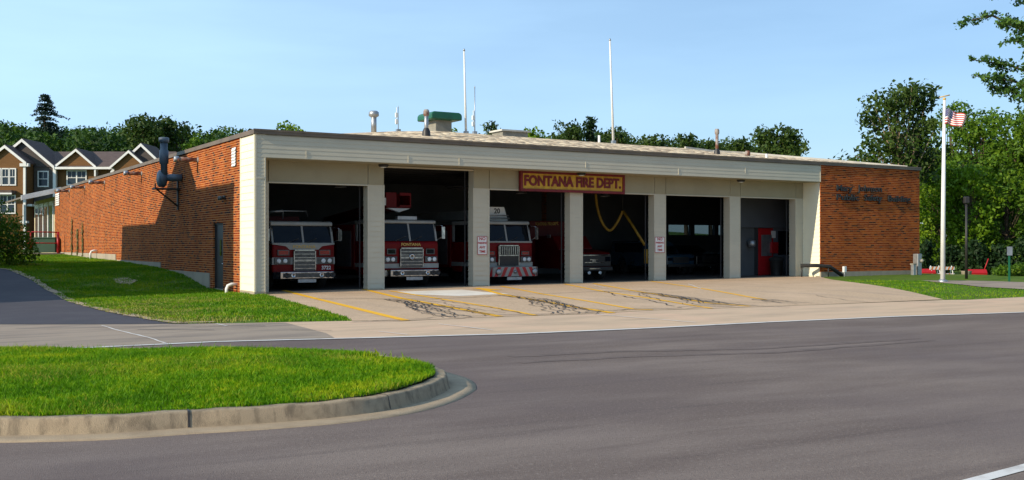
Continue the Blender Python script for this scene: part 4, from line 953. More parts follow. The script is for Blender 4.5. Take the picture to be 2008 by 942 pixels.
e1, w, H = engine('red fire engine numbered 3722 with white cab roof in the leftmost bay', 2.69, 2.6, dict(roof=2.60, ws0=1.76, ws1=2.42, gb=.74, gt=1.53, gw=.43, st=(.98,1.24), hl=(.99,1.23), wl=(1.32,1.52), be=.4, bu=(.45,.71), band=1, name=('FONTANA', 1.63, .17, MT['gold']), num='3722', numz=.84, bar=False))
mb = MB()   # white dip of the band round the grille top
mb.prism([(-1.22, 1.70), (-.72, 1.63), (-.56, 1.50), (.56, 1.50), (.72, 1.63), (1.22, 1.70)], 'y', -.03, -.012); mb.build('band_dip', MT['truck_white'], e1)
mb = MB(); mb.tube([(-1.1, 1.2, H+.35), (-.5, .9, H+.4)], .05, 8); mb.tube([(-.5, .9, H+.1), (-.5, .9, H+.4), (.6, 1.4, H+.42), (.7, 1.5, H+.2)], .025, 6); mb.build('deck_gun', MT['steel'], e1)
mb = MB(); mb.box(-.9, .9, 3.0, 7.5, H-.14, H+.25); mb.build('hose_bed', MT['darkred'], e1)
e2, w, H = engine('red fire engine with a rescue platform above its cab in the second, taller bay', 6.97, 2.3, dict(roof=2.70, ws0=1.86, ws1=2.55, gb=.84, gt=1.60, gw=.50, st=(.80,.98), hl=(1.02,1.26), wl=(1.34,1.56), be=.4, bu=(.48,.74), name=('FONTANA', 1.72, .16, MT['gold']), quad=1, round=1, bar=False))
mb = MB(); mb.box(-.55, -.1, -.0, .0, 0, 0)
mb = MB(); mb.box(-.42, .42, .3, .5, H+.01, H+.14); mb.build('roof_lights', MT['steel'], e2)
zb_ = 3.18-flr(7)
mb = MB(); mb.box(-.55, .55, 1.1, 2.1, zb_, zb_+.05); mb.box(-.55, -.5, 1.1, 2.1, zb_, zb_+.62); mb.box(.5, .55, 1.1, 2.1, zb_, zb_+.62); mb.box(-.5, -.1, 1.1, 1.14, zb_, zb_+.62); mb.box(.05, .5, 1.1, 1.14, zb_, zb_+.12); mb.box(.05, .5, 1.1, 1.14, zb_+.5, zb_+.62); mb.box(-.5, .5, 2.06, 2.1, zb_, zb_+.62); mb.build('rescue_platform', MT['red'], e2)
mb = MB(); mb.prism([(-.5, zb_-.01), (0, zb_-.17), (.5, zb_-.01)], 'y', 1.08, 1.3); mb.box(-.65, -.56, 1.1, 1.4, zb_+.1, zb_+.4); mb.build('platform_plate', MT['white'], e2)
mb = MB(); mb.prism([(2.0, zb_-.1), (2.0, zb_+.3), (8.5, 2.9), (8.5, 2.6)], 'x', -.35, .35); mb.build('ladder_boom', MT['darkred'], e2)
e3, w, H = engine('fire engine with red and white chevron bumper in the third bay', 11.6, 2.6, dict(roof=2.72, ws0=1.84, ws1=2.56, gb=.84, gt=1.70, gw=.50, st=(.80,.98), hl=(.98,1.22), wl=(1.28,1.44), be=.6, bu=(.40,.80), chev=1, gdark=1, band=1, bar=False))
mb = MB(); mb.prism([(-1.2, H+.02), (-1.0, H+.06), (-.95, H+.6), (.3, H+.6), (.48, H+.06), (.48, H+.02)], 'y', .8, .88); ap = mb.build('ladder_sign_panel', MT['white'], e3)
text_mesh('unit_number', '20', .3, MT['black'], ap, (-.05, .79, H+.42), depth=.01, bold=.006)
mb = MB(); mb.tube([(-1.1, .6, H+.12), (.45, .6, H+.12)], .03, 8); mb.tube([(-1.1, .6, H+.24), (.4, .6, H+.24)], .02, 8); mb.build('roof_rail', MT['steel'], e3)
mb = MB(); mb.box(-.35, .35, .9, 8.0, H+.1, H+.5); mb.build('ladder_boom', MT['truck_white'], e3)
# upper cabin white sides on lower body of engines 2 and 3 are the cabin meshes above
# rescue truck in bay four
ut, vt = Ub(1163, 3.4), 3.4
rt = bthing('rescue_truck', 'red rescue truck with black and chrome grille and tall box body in the fourth bay', 'truck', ut, vt, flr(ut)+.012)
mb = MB(); mb.prism([(0, .45), (0, 1.12), (.12, 1.25), (1.3, 1.38), (1.35, 1.4), (1.35, .45), (1.15, .45), (1.05, .85), (.45, .85), (.35, .45)], 'x', -.98, .98); mb.prism([(1.36, .5), (1.36, 1.42), (1.9, 2.0), (3.3, 2.0), (3.3, .5)], 'x', -.95, .95); mb.build('cab_body', MT['darkred'], rt, bevel=.06)
mb = MB(); mb.add([(-.85, 1.40, 1.46), (.85, 1.40, 1.46), (.8, 1.86, 1.94), (-.8, 1.86, 1.94)], [(0,1,2,3)]); mb.build('windshield', MT['glass'], rt, fixn=False)
mb = MB(); mb.box(-.96, .96, -.05, -.005, .62, 1.16); gr_ = mb.build('grille', MT['black'], rt, bevel=.03)
mb = MB(); mb.box(-.85, .85, -.075, -.052, 1.10, 1.14); mb.box(-.5, .5, -.075, -.052, .78, .81); mb.box(-.22, .22, -.075, -.052, .9, .94); mb.box(-.09, .09, -.078, -.052, .83, .92); mb.build('grille_bars', MT['chrome'], gr_)
mb = MB(); mb.box(-1.0, 1.0, -.15, -.0, .42, .60); mb.build('bumper', MT['black'], rt, bevel=.03)
mb = MB(); mb.box(-.3, .3, -.165, -.151, .5, .54); mb.build('bumper_badge', MT['chrome'], rt)
for x_ in (-.3, .3):
    mb = MB(); mb.lathe((x_, -.1, .33), [(.075, .0), (.075, -.04), (.0, -.06)], 14, 'y'); mb.build('fog_light', MT['lamp'], rt)
for x_ in (-.78, .78):
    mb = MB(); mb.box(x_-.14, x_+.14, -.07, -.052, .85, 1.05); mb.build('headlight', MT['glass'], rt)
mb = MB(); mb.box(-1.2, 1.2, 3.4, 8.6, .5, 2.72); bxm = mb.build('box_body', MT['darkred'], rt, bevel=.03)
o = text_mesh('side_lettering', 'FONTANA FIRE DEPT.', .2, MT['gold'], bxm, (-1.21, Vb(1073, ut-1.2)-vt, Zb(440, ut-1.2, Vb(1073, ut-1.2))-flr(ut)), depth=.008, bold=.006, face='-x')
mb = MB(); yv_ = Vb(1076, ut-1.2)-vt; mb.box(-1.215, -1.201, yv_-.15, yv_+.15, 1.9, 2.05); mb.build('emblem', MT['steel'], bxm)
for y_ in (.75, 6.8):
    for s_ in (-1, 1): wheel(rt, s_*.85, y_, .42, .42, .26)
# pale blue trailer boat-ish rig in bay four/five: utility truck
def suv(px, v, col, lab, hgt=1.75):
    u_ = Ub(px, v); t = bthing('service_vehicle', lab, 'vehicle', u_, v, flr(u_)+.012)
    mb = MB(); mb.prism([(0, .45), (.0, .98), (.15, 1.08), (1.2, 1.16), (1.85, hgt), (4.6, hgt), (4.75, 1.1), (4.75, .45), (4.2, .45), (4.05, .8), (3.5, .8), (3.35, .4), (1.3, .4), (1.15, .8), (.6, .8), (.45, .45)], 'x', -.93, .93); mb.build('body', col, t, bevel=.07)
    mb = MB(); mb.add([(-.8, 1.22, 1.2), (.8, 1.22, 1.2), (.74, 1.78, hgt-.08), (-.74, 1.78, hgt-.08)], [(0,1,2,3)]); mb.build('windshield', MT['glass'], t, fixn=False)
    mb = MB(); mb.box(-.5, .5, -.03, -.002, .62, .92); mb.build('grille', MT['black'], t)
    mb = MB(); mb.box(-.9, .9, -.1, -.001, .42, .56); mb.build('bumper', MT['black'], t, bevel=.02)
    for s_ in (-1, 1):
        mb = MB(); mb.box(s_*.56, s_*.86, -.04, -.003, .74, .88); mb.build('headlight', MT['glass'], t, bevel=.01)
        mb = MB(); mb.box(s_*.94, s_*.925, 1.9, 4.3, 1.15, hgt-.12); mb.build('side_window', MT['glass'], t)
    for y_ in (.87, 3.77):
        for s_ in (-1, 1): wheel(t, s_*.8, y_, .36, .36, .22)
MT['car_dark'] = mat('dark_blue_car_paint', (.02,.05,.08), (.015,.04,.065), 2, rough=.25, coat=.8)
MT['car_black'] = mat('black_car_paint', (.012,.012,.014), (.01,.01,.012), 2, rough=.25, coat=.8)
suv(1335, 6.0, MT['car_dark'], 'dark blue service vehicle deep inside the fifth bay')
suv(1392, 6.2, MT['car_black'], 'black service vehicle at the right of the fifth bay', 1.5)
# yellow hose
D_ = 49.5
pts = [P(px, py, D_) for px, py in ((1168, 380), (1170, 400), (1176, 425), (1184, 442), (1192, 451), (1199, 451), (1208, 440), (1216, 425), (1221, 414))]
h1_ = thing('exhaust_hose', 'yellow exhaust hose looping down from the ceiling of the fourth bay', 'hose')
cpts = catmull(pts, 4); mb = MB(); mb.tube(cpts, .062, 10); mb.build('hose_loop', MT['hose'], h1_)
mb = MB(); mb.tube([P(1222, 414, D_), P(1245, 450, D_-.3), P(1264, 481, D_-.6)], .062, 10); mb.tube([P(1266.5, 489, D_-.7), P(1266.5, 517, D_-.7)], .09, 10); mb.build('hose_drop', MT['hose'], h1_)
mb = MB(); mb.tube([P(1168, 352, D_), P(1168, 382, D_)], .04, 8); mb.tube([P(1221, 352, D_), P(1221, 415, D_)], .02, 8); mb.build('hose_hanger', MT['black'], h1_)
# pendants
for px, py, v, lb in ((668, 368, 4, 'white shaded pendant lamp hanging inside the first bay'), (1023, 380, 4, 'white shaded pendant lamp hanging inside the third bay'), (1187, 386, 4, 'white shaded pendant lamp hanging inside the fourth bay')):
    u_ = Ub(px, v); z_ = Zb(py, u_, v); t = bthing('pendant_lamp', lb, 'lamp', u_, v, z_, 'pendant lamps in the garage')
    mb = MB(); mb.lathe((0,0,0), [(.24, 0), (.2, .07), (.08, .18), (.05, .25)], 16); mb.build('lamp_shade', MT['steel'], t); mb = MB(); mb.tube([(0,0,.2), (0,0,4.7-z_)], .012, 6); mb.build('lamp_cord', MT['black'], t)
# office clutter by red door
u_ = Ub(1519, pv-.1); mb = MB(); mb.box(-.22, .22, -.14, 0, -.28, .28); mb.box(-.24, .24, -.16, 0, .1, .13); o = mb.build('wall_box', MT['redbox'], None, B(u_, pv-.004, Zb(486, u_, pv)), ANG, bevel=.02); tag(o, 'small red cabinet mounted beside the red door in the sixth bay', 'cabinet')
u_ = Ub(1519, pv-.1); mb = MB(); mb.box(-.16, .16, -.01, 0, -.18, .18); o = mb.build('paper_notice', MT['white'], None, B(u_, pv-.004, Zb(460, u_, pv)), ANG); tag(o, 'white paper notice on the wall right of the red door', 'notice')
u_ = Ub(1470, pv-.1); mb = MB(); mb.lathe((0,0,0), [(.0, -.16), (.16, -.16), (.2, -.05), (.2, .12), (.1, .2), (.0, .2)], 14); o = mb.build('wall_dispenser', MT['steel'], None, B(u_, pv-.25, Zb(478, u_, pv)), ANG); tag(o, 'grey round dispenser on the dark wall left of the red door', 'dispenser')
u_ = Ub(1531, pv-1); t = bthing('bin', 'dark bin with a black bag under the office window in the sixth bay', 'bin', u_, pv-.7, flr(u_)+.01)
mb = MB(); mb.lathe((0,0,0), [(.28, 0), (.34, .8), (.36, .82), (.3, .82), (.0, .6)], 16); mb.build('bin_body', MT['black'], t); mb = MB(); mb.lathe((0,0,.82), [(.37, -.1), (.38, 0), (.25, .1), (.0, .13)], 12); mb.build('bin_bag', MT['rubber'], t)

# ------------------------------------------------------------------ small things outside
# black rail at the return wall
t = bthing('door_rail', 'black bent pipe rail at the foot of the sunlit return wall', 'rail', UF, 0, flr(27))
mb = MB(); mb.tube([(-.9, .4, .55), (-.3, -.1, .55), (.35, -.25, .5), (1.1, -.35, .05)], .09, 10); mb.build('rail_pipe', MT['rubber'], t)
mb = MB(); mb.tube([(-.85, .38, .5), (-.85, .38, 0)], .03, 6); mb.tube([(.25, -.25, .5), (.25, -.25, 0)], .03, 6); mb.build('rail_post', MT['black'], t)
u_ = Ub(1656, -.7); t = bthing('utility_post', 'thin pale post with a small box in front of the brick wall', 'post', u_, -.7, 0)
zt_ = Zb(524, u_, -.7)
mb = MB(); mb.tube([(0,0,0), (0,0,zt_)], .03, 8); mb.build('post', MT['steel'], t); mb = MB(); mb.box(-.08, .08, -.06, .06, zt_-.25, zt_+.03); mb.build('post_box', MT['white'], t, bevel=.01)
u_ = Ub(1799, -.8); zt_ = Zb(498, u_, -.8)
t = bthing('utility_pedestal', 'tall grey electric meter pedestal at the right corner of the brick wall', 'pedestal', u_, -.8, 0.1)
mb = MB(); mb.box(-.15, .15, -.15, .15, 0, zt_-.1); mb.build('pedestal_body', MT['steel'], t, bevel=.02); mb = MB(); mb.lathe((.1, -.16, zt_-.45), [(.09, 0), (.09, -.08), (.0, -.12)], 14, 'y'); mb.build('meter', MT['curb_grey'], t)
u_ = Ub(1791, -1); zt_ = Zb(519, u_, -1); t = bthing('meter_post', 'short grey post beside the tall meter pedestal', 'post', u_, -1.0, .1)
mb = MB(); mb.box(-.1, .1, -.08, .08, 0, zt_-.1); mb.build('post_body', MT['steel'], t, bevel=.015); mb = MB(); mb.box(-.12, .12, -.1, .1, zt_-.1-.02, zt_-.05); mb.build('post_cap', MT['curb_grey'], t)
u_ = Ub(1619, 0); mb = MB(); mb.lathe((0,0,0), [(.0, -.09), (.07, -.08), (.07, .0)], 12, 'y'); o = mb.build('wall_outlet', MT['white'], None, B(u_, -.002, Zb(523, u_, 0)), ANG); tag(o, 'small round white outlet low on the front brick wall', 'outlet')
# flagpole
fp = G(1848.5, 553); fy = fp.y; ft = P(1852, 197, fy)
t = thing('flagpole', 'tall white flagpole standing in the lawn right of the station', 'flagpole', fp)
mb = MB(); hgt = ft.z-fp.z; mb.tube([(0,0,0), (.03,0,hgt*.5), (ft.x-fp.x, 0, hgt)], [.1, .085, .055], 14); mb.build('pole', MT['plastic_white'], t)
mb = MB(); mb.lathe((ft.x-fp.x, 0, hgt), [(.03, 0), (.07, .04), (.05, .1), (.0, .12)], 12); mb.tube([(ft.x-fp.x-.2, 0, hgt+.12), (ft.x-fp.x, 0, hgt+.17), (ft.x-fp.x+.22, 0, hgt+.22)], .025, 6); mb.build('finial', MT['gold'], t)
mb = MB(); mb.lathe((0,0,0), [(.2, 0), (.2, .05), (.11, .1)], 14); mb.build('base_collar', MT['steel'], t)
# flag: grid with stripes
fg = thing('flag', 'american flag flying half folded from the flagpole', 'flag', P(1853, 214, fy)-Vector((0, .07, 0)))
NC, NR = 40, 26
W_, H_ = 1.05, .62
def fpt(i, j):
    a, b = i/NC, j/NR      # a along the fly, b down
    x_ = W_*a*.80-.05*b; z_ = -H_*b*(1-.15*a)-.30*a**1.3; y_ = -.09*math.sin(a*9+b*2)*a**.5-.05*math.sin(a*17)
    return (x_+.05*math.sin(a*8+b*3)*a, y_, z_+.03*math.sin(a*10))
mb = MB(); mb.add([fpt(i, j) for j in range(NR+1) for i in range(NC+1)], [])
mats_ = []
for j in range(NR):
    for i in range(NC):
        k = j*(NC+1)+i; st_ = j//2; m_ = 0 if st_ % 2 == 0 else 1
        if st_ < 7 and i < 16: m_ = 2
        mb.f.append([k, k+1, k+NC+2, k+NC+1]); mb.m.append(m_); mb.s.append(True)
mb.build('flag_cloth', [MT['flag_red'], MT['white'], MT['blue']], fg, uv=False, fixn=False)
mb = MB()
for r_ in range(9):
    for c_ in range(6 if r_ % 2 == 0 else 5):
        i = .8+c_*2.6+(1.3 if r_ % 2 else 0); j = .9+r_*1.5; p_ = Vector(fpt(i, j)); s_ = .014
        for yo in (-.008, .008): mb.add([p_+Vector((-s_, yo, 0)), p_+Vector((0, yo, s_)), p_+Vector((s_, yo, 0)), p_+Vector((0, yo, -s_))], [(0,1,2,3)])
mb.build('flag_stars', MT['white'], fg, uv=False, fixn=False)
# far lamp post, signs, barricades, plough things
g_ = G(1895, 547); hgt = P(1895, 386, g_.y).z-g_.z; t = thing('street_lamp', 'dark lamp post in front of the trees right of the flagpole', 'lamp post', g_)
mb = MB(); mb.tube([(0,0,0), (0,0,hgt-.3)], [.07, .05], 8); mb.build('lamp_pole', MT['black'], t); mb = MB(); mb.box(-.11, .11, -.1, .1, hgt-.3, hgt); mb.build('lamp_head', MT['black'], t, bevel=.03)
g_ = G(1979, 553); hgt = P(1979, 484, g_.y).z-g_.z; t = thing('road_sign', 'small grey sign on a green post beside the clipped hedge', 'sign', g_)
mb = MB(); mb.box(-.03, .03, -.03, .03, 0, hgt); mb.build('sign_post', MT['green'], t); mb = MB(); mb.box(-.11, .11, -.05, -.031, hgt-.36, hgt); mb.build('sign_plate', MT['steel'], t)
def barricade(px, py, lab):
    g_ = P(px, py, 75); t = thing('barricade', lab, 'barricade', g_, .3, 'striped barricades behind the flagpole')
    for s_ in (-1, 1):
        mb = MB(); mb.tube([(s_*.35, -.25, 0), (s_*.35, 0, 1.0)], .03, 5); mb.tube([(s_*.35, .25, 0), (s_*.35, 0, 1.0)], .03, 5); mb.build('leg', MT['white'], t)
    for z_ in (.25, .72):
        mb = MB(); mb.box(-.5, .5, -.12, -.08, z_, z_+.22); bd = mb.build('board', MT['white'], t)
        mb = MB()
        for k in range(3): x_ = -.42+k*.32; mb.add([(x_, -.123, z_+.005), (x_+.14, -.123, z_+.005), (x_+.24, -.123, z_+.215), (x_+.1, -.123, z_+.215)], [(0,1,2,3)])
        mb.build('board_stripe', MT['orange'], bd)
barricade(1833, 549, 'orange and white barricade left of the flagpole foot'); barricade(1858, 549.3, 'orange and white barricade right of the flagpole foot')
def plough(px, py, lab, w_=1.6, blade=True):
    g_ = P(px, py, 75); t = thing('snow_plough_blade', lab, 'plough', g_, .1, 'red ploughs parked by the trees')
    mb = MB(); pr = [(-.1, 0), (-.25, .2), (-.3, .5), (-.15, .75), (-.1, .75), (-.22, .5), (-.18, .22), (.0, .02)]; mb.prism(pr, 'x', -w_/2, w_/2); mb.build('blade', MT['redbox'], t)
    mb = MB(); mb.box(-.06, .06, -.1, 1.0, .15, .25); mb.box(-.5, .5, .9, 1.0, .1, .5); mb.build('frame', MT['black'], t)
    if blade: mb = MB(); mb.tube([(w_/2-.1, 0, .6), (w_/2+.25, 0, 1.5)], .035, 6); mb.build('marker_rod', MT['redbox'], t)
plough(1818, 548, 'red plough blade behind the corner of the brick wall', 1.0, False); plough(1912, 549, 'red plough blade with raised rod under the dark trees', 1.5)
g_ = P(1895, 549, 74); mb = MB(); mb.lathe((0,0,0), [(.0, 0), (.28, 0), (.36, .6), (.38, .62), (.3, .6), (.0, .5)], 16); o = mb.build('planter', MT['found'], None, g_); tag(o, 'round pale planter tub at the edge of the trees', 'planter')

# red rail on the concrete ledge at the far end
ta = P(60, 497, 70); tb = P(118, 497, 71.5)
t = thing('loading_ledge', 'low concrete ledge at the far end of the brick wall', 'ledge', (ta.x, ta.y, 0))
mb = MB(); d_ = tb-ta; mb.prism([(-.5, -.2), (d_.x+.3, d_.y-.1), (d_.x-1.2, d_.y+2.2), (-2.2, 2.0)], 'z', .4, ta.z); mb.build('ledge_block', MT['found'], t)
t = thing('red_railing', 'red pipe railing on the concrete ledge at the far wall end', 'railing', (ta.x, ta.y, ta.z)); 
for k, (fx_) in enumerate((0.0, .93)):
    mb = MB(); mb.tube([d_*fx_+Vector((0,0,-.0)), d_*fx_+Vector((0,0,1.42))], .045 if k == 0 else .09, 8); mb.build('rail_post', MT['redbox'], t)
mb = MB(); mb.tube([Vector((-.35,0,1.42)), d_*.97+Vector((0,0,1.42))], .04, 8); mb.tube([Vector((-.35,0,.68)), d_*.95+Vector((0,0,.68))], .04, 8); mb.build('rail_bar', MT['redbox'], t)
bb = P(92, 494, 73); mb = MB(); mb.box(-.75, .75, -.4, .4, 0, .95); mb.prism([(-.8, .95), (.8, .95), (.74, 1.05), (-.74, 1.05)], 'y', -.45, .45); o = mb.build('green_bin', MT['bin_green'], None, (bb.x, bb.y, bb.z-.05), bevel=.03); tag(o, 'dark green bin behind the red railing', 'bin')

# ------------------------------------------------------------------ trees
DENS = 3.2
def crown_mesh(name, centers, radii, leaf, dens, m, seed=0, droop=0, flat=.75, thin=.55):
    g = np.random.default_rng(seed); Vs = []
    for c, r in zip(centers, radii):
        n = int(dens*r*r/(leaf*leaf)*DENS); 
        if n < 4: n = 4
        d = g.normal(size=(n, 3)); d /= np.linalg.norm(d, axis=1)[:, None]
        lump = 1+.35*np.sin(d[:, 0]*5+c[0])*np.sin(d[:, 1]*5+c[1])*np.sin(d[:, 2]*4+c[2])
        rr = r*lump*g.uniform(thin, 1.08, n)**.8
        p = d*rr[:, None]; p[:, 2] *= flat; p += np.array(c)
        if droop: p[:, 2] -= droop*g.random(n)
        nn = d*.6+g.normal(size=(n, 3))*.7; nn /= np.linalg.norm(nn, axis=1)[:, None]
        t1 = np.cross(nn, g.normal(size=(n, 3))); t1 /= np.linalg.norm(t1, axis=1)[:, None]; t2 = np.cross(nn, t1)
        s = leaf*g.uniform(.55, 1.25, n)[:, None]
        q = np.stack([p-t1*s, p-t2*s*.55+t1*s*.1, p+t1*s, p+t2*s*.55-t1*s*.1], 1); Vs.append(q.reshape(-1, 3))
    V = np.concatenate(Vs); return np_mesh(name, V, np.arange(len(V)).reshape(-1, 4), m)
def tree(name, label, cat, base, height, spread, m, leaf=.22, dens=1.0, ncl=16, seed=0, trunk_r=None, trunk_frac=.3, group=None, shape='round', bark=None, flat=.8, clr=(.2,.36), thin=.45):
    g = random.Random(seed); t = thing(name, label, cat, base, 0, group); tr = trunk_r or height*.018
    cz0, cz1 = height*trunk_frac, height; cen = []; rad = []
    for k in range(ncl):
        a = g.uniform(0, 6.283); f = (k+.5)/ncl; zf = cz0+(cz1-cz0)*(.08+.84*f)
        if shape == 'round': env = math.sin(math.pi*(.12+f*.74))**.6
        elif shape == 'column': env = .75+.25*math.sin(f*7)
        elif shape == 'dome': env = math.cos(f*1.35)**.6
        else: env = 1-f*.8
        r_ = spread*g.uniform(*clr); rho = max(0, spread*env-r_*.6)*g.uniform(.35, 1)
        cen.append((math.cos(a)*rho, math.sin(a)*rho, min(zf, height-r_*flat*.9))); rad.append(r_)
    b = MB(); top = (0+g.uniform(-.3, .3), 0, height*.8)
    pts = [(0,0,-.2), (g.uniform(-.15,.15), 0, height*.22), (g.uniform(-.3,.3), g.uniform(-.2,.2), height*.5), top]
    b.tube(pts, [tr*1.25, tr, tr*.65, tr*.2], 8)
    for c in cen:
        f = g.uniform(.35, .8); s_ = Vector(pts[1]).lerp(Vector(pts[2]), f) if f < .6 else Vector(pts[2]).lerp(Vector(top), (f-.6)*1.5)
        if s_.z > c[2]: s_ = Vector(pts[1]).lerp(Vector(pts[2]), max(0, min(1, (c[2]*.8-pts[1][2])/(pts[2][2]-pts[1][2]))))
        mid = s_.lerp(Vector(c), .5)+Vector((0, 0, .05*height*g.uniform(-.3, .6))); b.tube([s_, mid, Vector(c)], [tr*.35, tr*.2, tr*.06], 5, cap=False)
    b.build('trunk', bark or MT['bark'], t, uv=False, fixn=False)
    me = crown_mesh('crown', cen, rad, leaf, dens, m, seed, flat=flat, thin=thin); o = bpy.data.objects.new('crown', me); COL.objects.link(o); o.parent = t
    return t
def tree_px(name, label, cat, px, ytop, D, wpx, m, **kw):
    x = (px-CX)/FPX*D; z = gz1(x, D); top = EYE+(HY-ytop)/FPX*D; return tree(name, label, cat, (x, D, z), top-z, wpx/2/FPX*D, m, **kw)
GB = 'trees behind the station roof'
tree_px('oak_tree', 'broad oak rising behind the townhouses left of the blower stack', 'tree', 296, 226, 120, 120, MT['leaf_oak'], leaf=.26, dens=1.5, ncl=26, seed=1, flat=.85, trunk_frac=.66, clr=(.26,.42))
tree_px('oak_tree', 'right companion oak close to the blower stack', 'tree', 345, 234, 122, 81, MT['leaf_oak'], leaf=.26, dens=1.3, ncl=20, seed=2, trunk_frac=.66, clr=(.26,.42))
tree_px('young_tree', 'small round tree just above the brick roofline near the corner', 'tree', 384, 263, 105, 57, MT['leaf_mid'], leaf=.2, dens=1.6, ncl=14, seed=3, trunk_frac=.66, clr=(.26,.42))
tree_px('young_tree', 'bright yellow green treetop above the left end of the fascia', 'tree', 564, 238, 95, 86, MT['leaf_bright'], leaf=.2, dens=1.3, ncl=16, seed=4, trunk_frac=.66, clr=(.26,.42))
tree_px('oak_tree', 'dark oak top just right of the thin antenna', 'tree', 957, 236, 110, 55, MT['leaf_oak'], leaf=.2, dens=1.3, ncl=16, seed=5, trunk_frac=.72, clr=(.3,.46), group=GB)
tree_px('young_tree', 'bright low treetop between the green ventilator and the white mast', 'tree', 897, 249, 100, 47, MT['leaf_bright'], leaf=.2, dens=1.2, ncl=12, seed=6, trunk_frac=.72, clr=(.3,.46), group=GB)
tree_px('young_tree', 'bright green treetop right of the skylight box', 'tree', 1050, 252, 95, 78, MT['leaf_bright'], leaf=.2, dens=1.5, ncl=16, seed=7, trunk_frac=.72, clr=(.3,.46), group=GB)
tree_px('oak_tree', 'left half of the dark tree clump before the tallest mast', 'tree', 1112, 237, 110, 81, MT['leaf_oak'], leaf=.22, dens=1.4, ncl=20, seed=8, trunk_frac=.72, clr=(.3,.46), group=GB)
tree_px('spruce_tree', 'pointed dark tree in the clump left of the tallest mast', 'tree', 1157, 226, 112, 78, MT['leaf_dark'], leaf=.22, dens=1.4, ncl=26, seed=9, shape='cone', trunk_frac=.6, clr=(.26,.4), group=GB)
tree_px('oak_tree', 'loose oak top directly behind the tallest mast', 'tree', 1205, 250, 110, 68, MT['leaf_oak'], leaf=.22, dens=1.2, ncl=16, seed=10, trunk_frac=.72, clr=(.3,.46), group=GB)
tree_px('oak_tree', 'low oak top between the tallest mast and the gap of sky', 'tree', 1285, 264, 110, 94, MT['leaf_oak'], leaf=.22, dens=1.3, ncl=18, seed=11, trunk_frac=.72, clr=(.3,.46), group=GB)
tree_px('oak_tree', 'forked oak top left of the rusty flue', 'tree', 1345, 261, 108, 73, MT['leaf_oak'], leaf=.22, dens=1.3, ncl=16, seed=12, trunk_frac=.72, clr=(.3,.46), group=GB)
tree_px('oak_tree', 'oak top behind the rusty flue', 'tree', 1395, 272, 110, 86, MT['leaf_oak'], leaf=.22, dens=1.5, ncl=18, seed=13, trunk_frac=.72, clr=(.3,.46), group=GB)
tree_px('oak_tree', 'low oak top between the rusty flue and the big right oak', 'tree', 1450, 272, 112, 78, MT['leaf_oak'], leaf=.22, dens=1.5, ncl=16, seed=14, trunk_frac=.72, clr=(.3,.46), group=GB)
tree_px('oak_tree', 'large open oak standing alone at the right end of the gravel roof', 'tree', 1524, 248, 100, 114, MT['leaf_oak'], leaf=.22, dens=1.3, ncl=28, seed=15, trunk_frac=.72, clr=(.3,.46), group=GB, flat=.85)
# tall thin tree right behind brick
tree_px('locust_tree', 'tall slender tree with airy crown behind the right brick wall', 'tree', 1768, 156, 78, 190, MT['leaf_oak'], leaf=.2, dens=1.25, ncl=64, seed=16, trunk_frac=.42, bark=MT['bark_pale'], trunk_r=.24, clr=(.2,.34), shape='round')
tree_px('young_tree', 'low light tree peeking over the right brick roofline', 'tree', 1700, 300, 85, 104, MT['leaf_mid'], leaf=.2, dens=1.3, ncl=16, seed=17)
GR = 'trees right of the flagpole'
DG = 22
for k, (px, yt, D, wd, m_, lb) in enumerate(((1862, 200, 76, 130, 'leaf_mid', 'light green tree directly behind the flag'), (1925, 215, 70, 160, 'leaf_mid', 'big green tree behind the lamp post'), (1990, 225, 66, 150, 'leaf_mid', 'big tree behind the clipped hedge at the right edge'),
      (1845, 330, 62, 110, 'leaf_bright', 'bright lower tree behind the flagpole'), (1905, 330, 60, 120, 'leaf_bright', 'bright leafy tree rising over the planter'), (1975, 345, 60, 120, 'leaf_mid', 'lower green tree over the small grey sign'),
      (2060, 200, 62, 170, 'leaf_mid', 'tree cut off by the right picture edge'), (1820, 400, 66, 80, 'leaf_bright', 'leafy tree hugging the brick wall corner'), (1950, 280, 80, 160, 'leaf_oak', 'dark tree standing deepest behind the right grove'), (2110, 300, 58, 140, 'leaf_oak', 'tree just outside the right picture edge'))):
    tree_px('leafy_tree', lb, 'tree', px, yt-14, D+DG, wd*1.08, MT[m_], leaf=.19, dens=1.4, ncl=46, seed=30+k, trunk_frac=.08, group=GR, clr=(.22,.38), thin=.6)
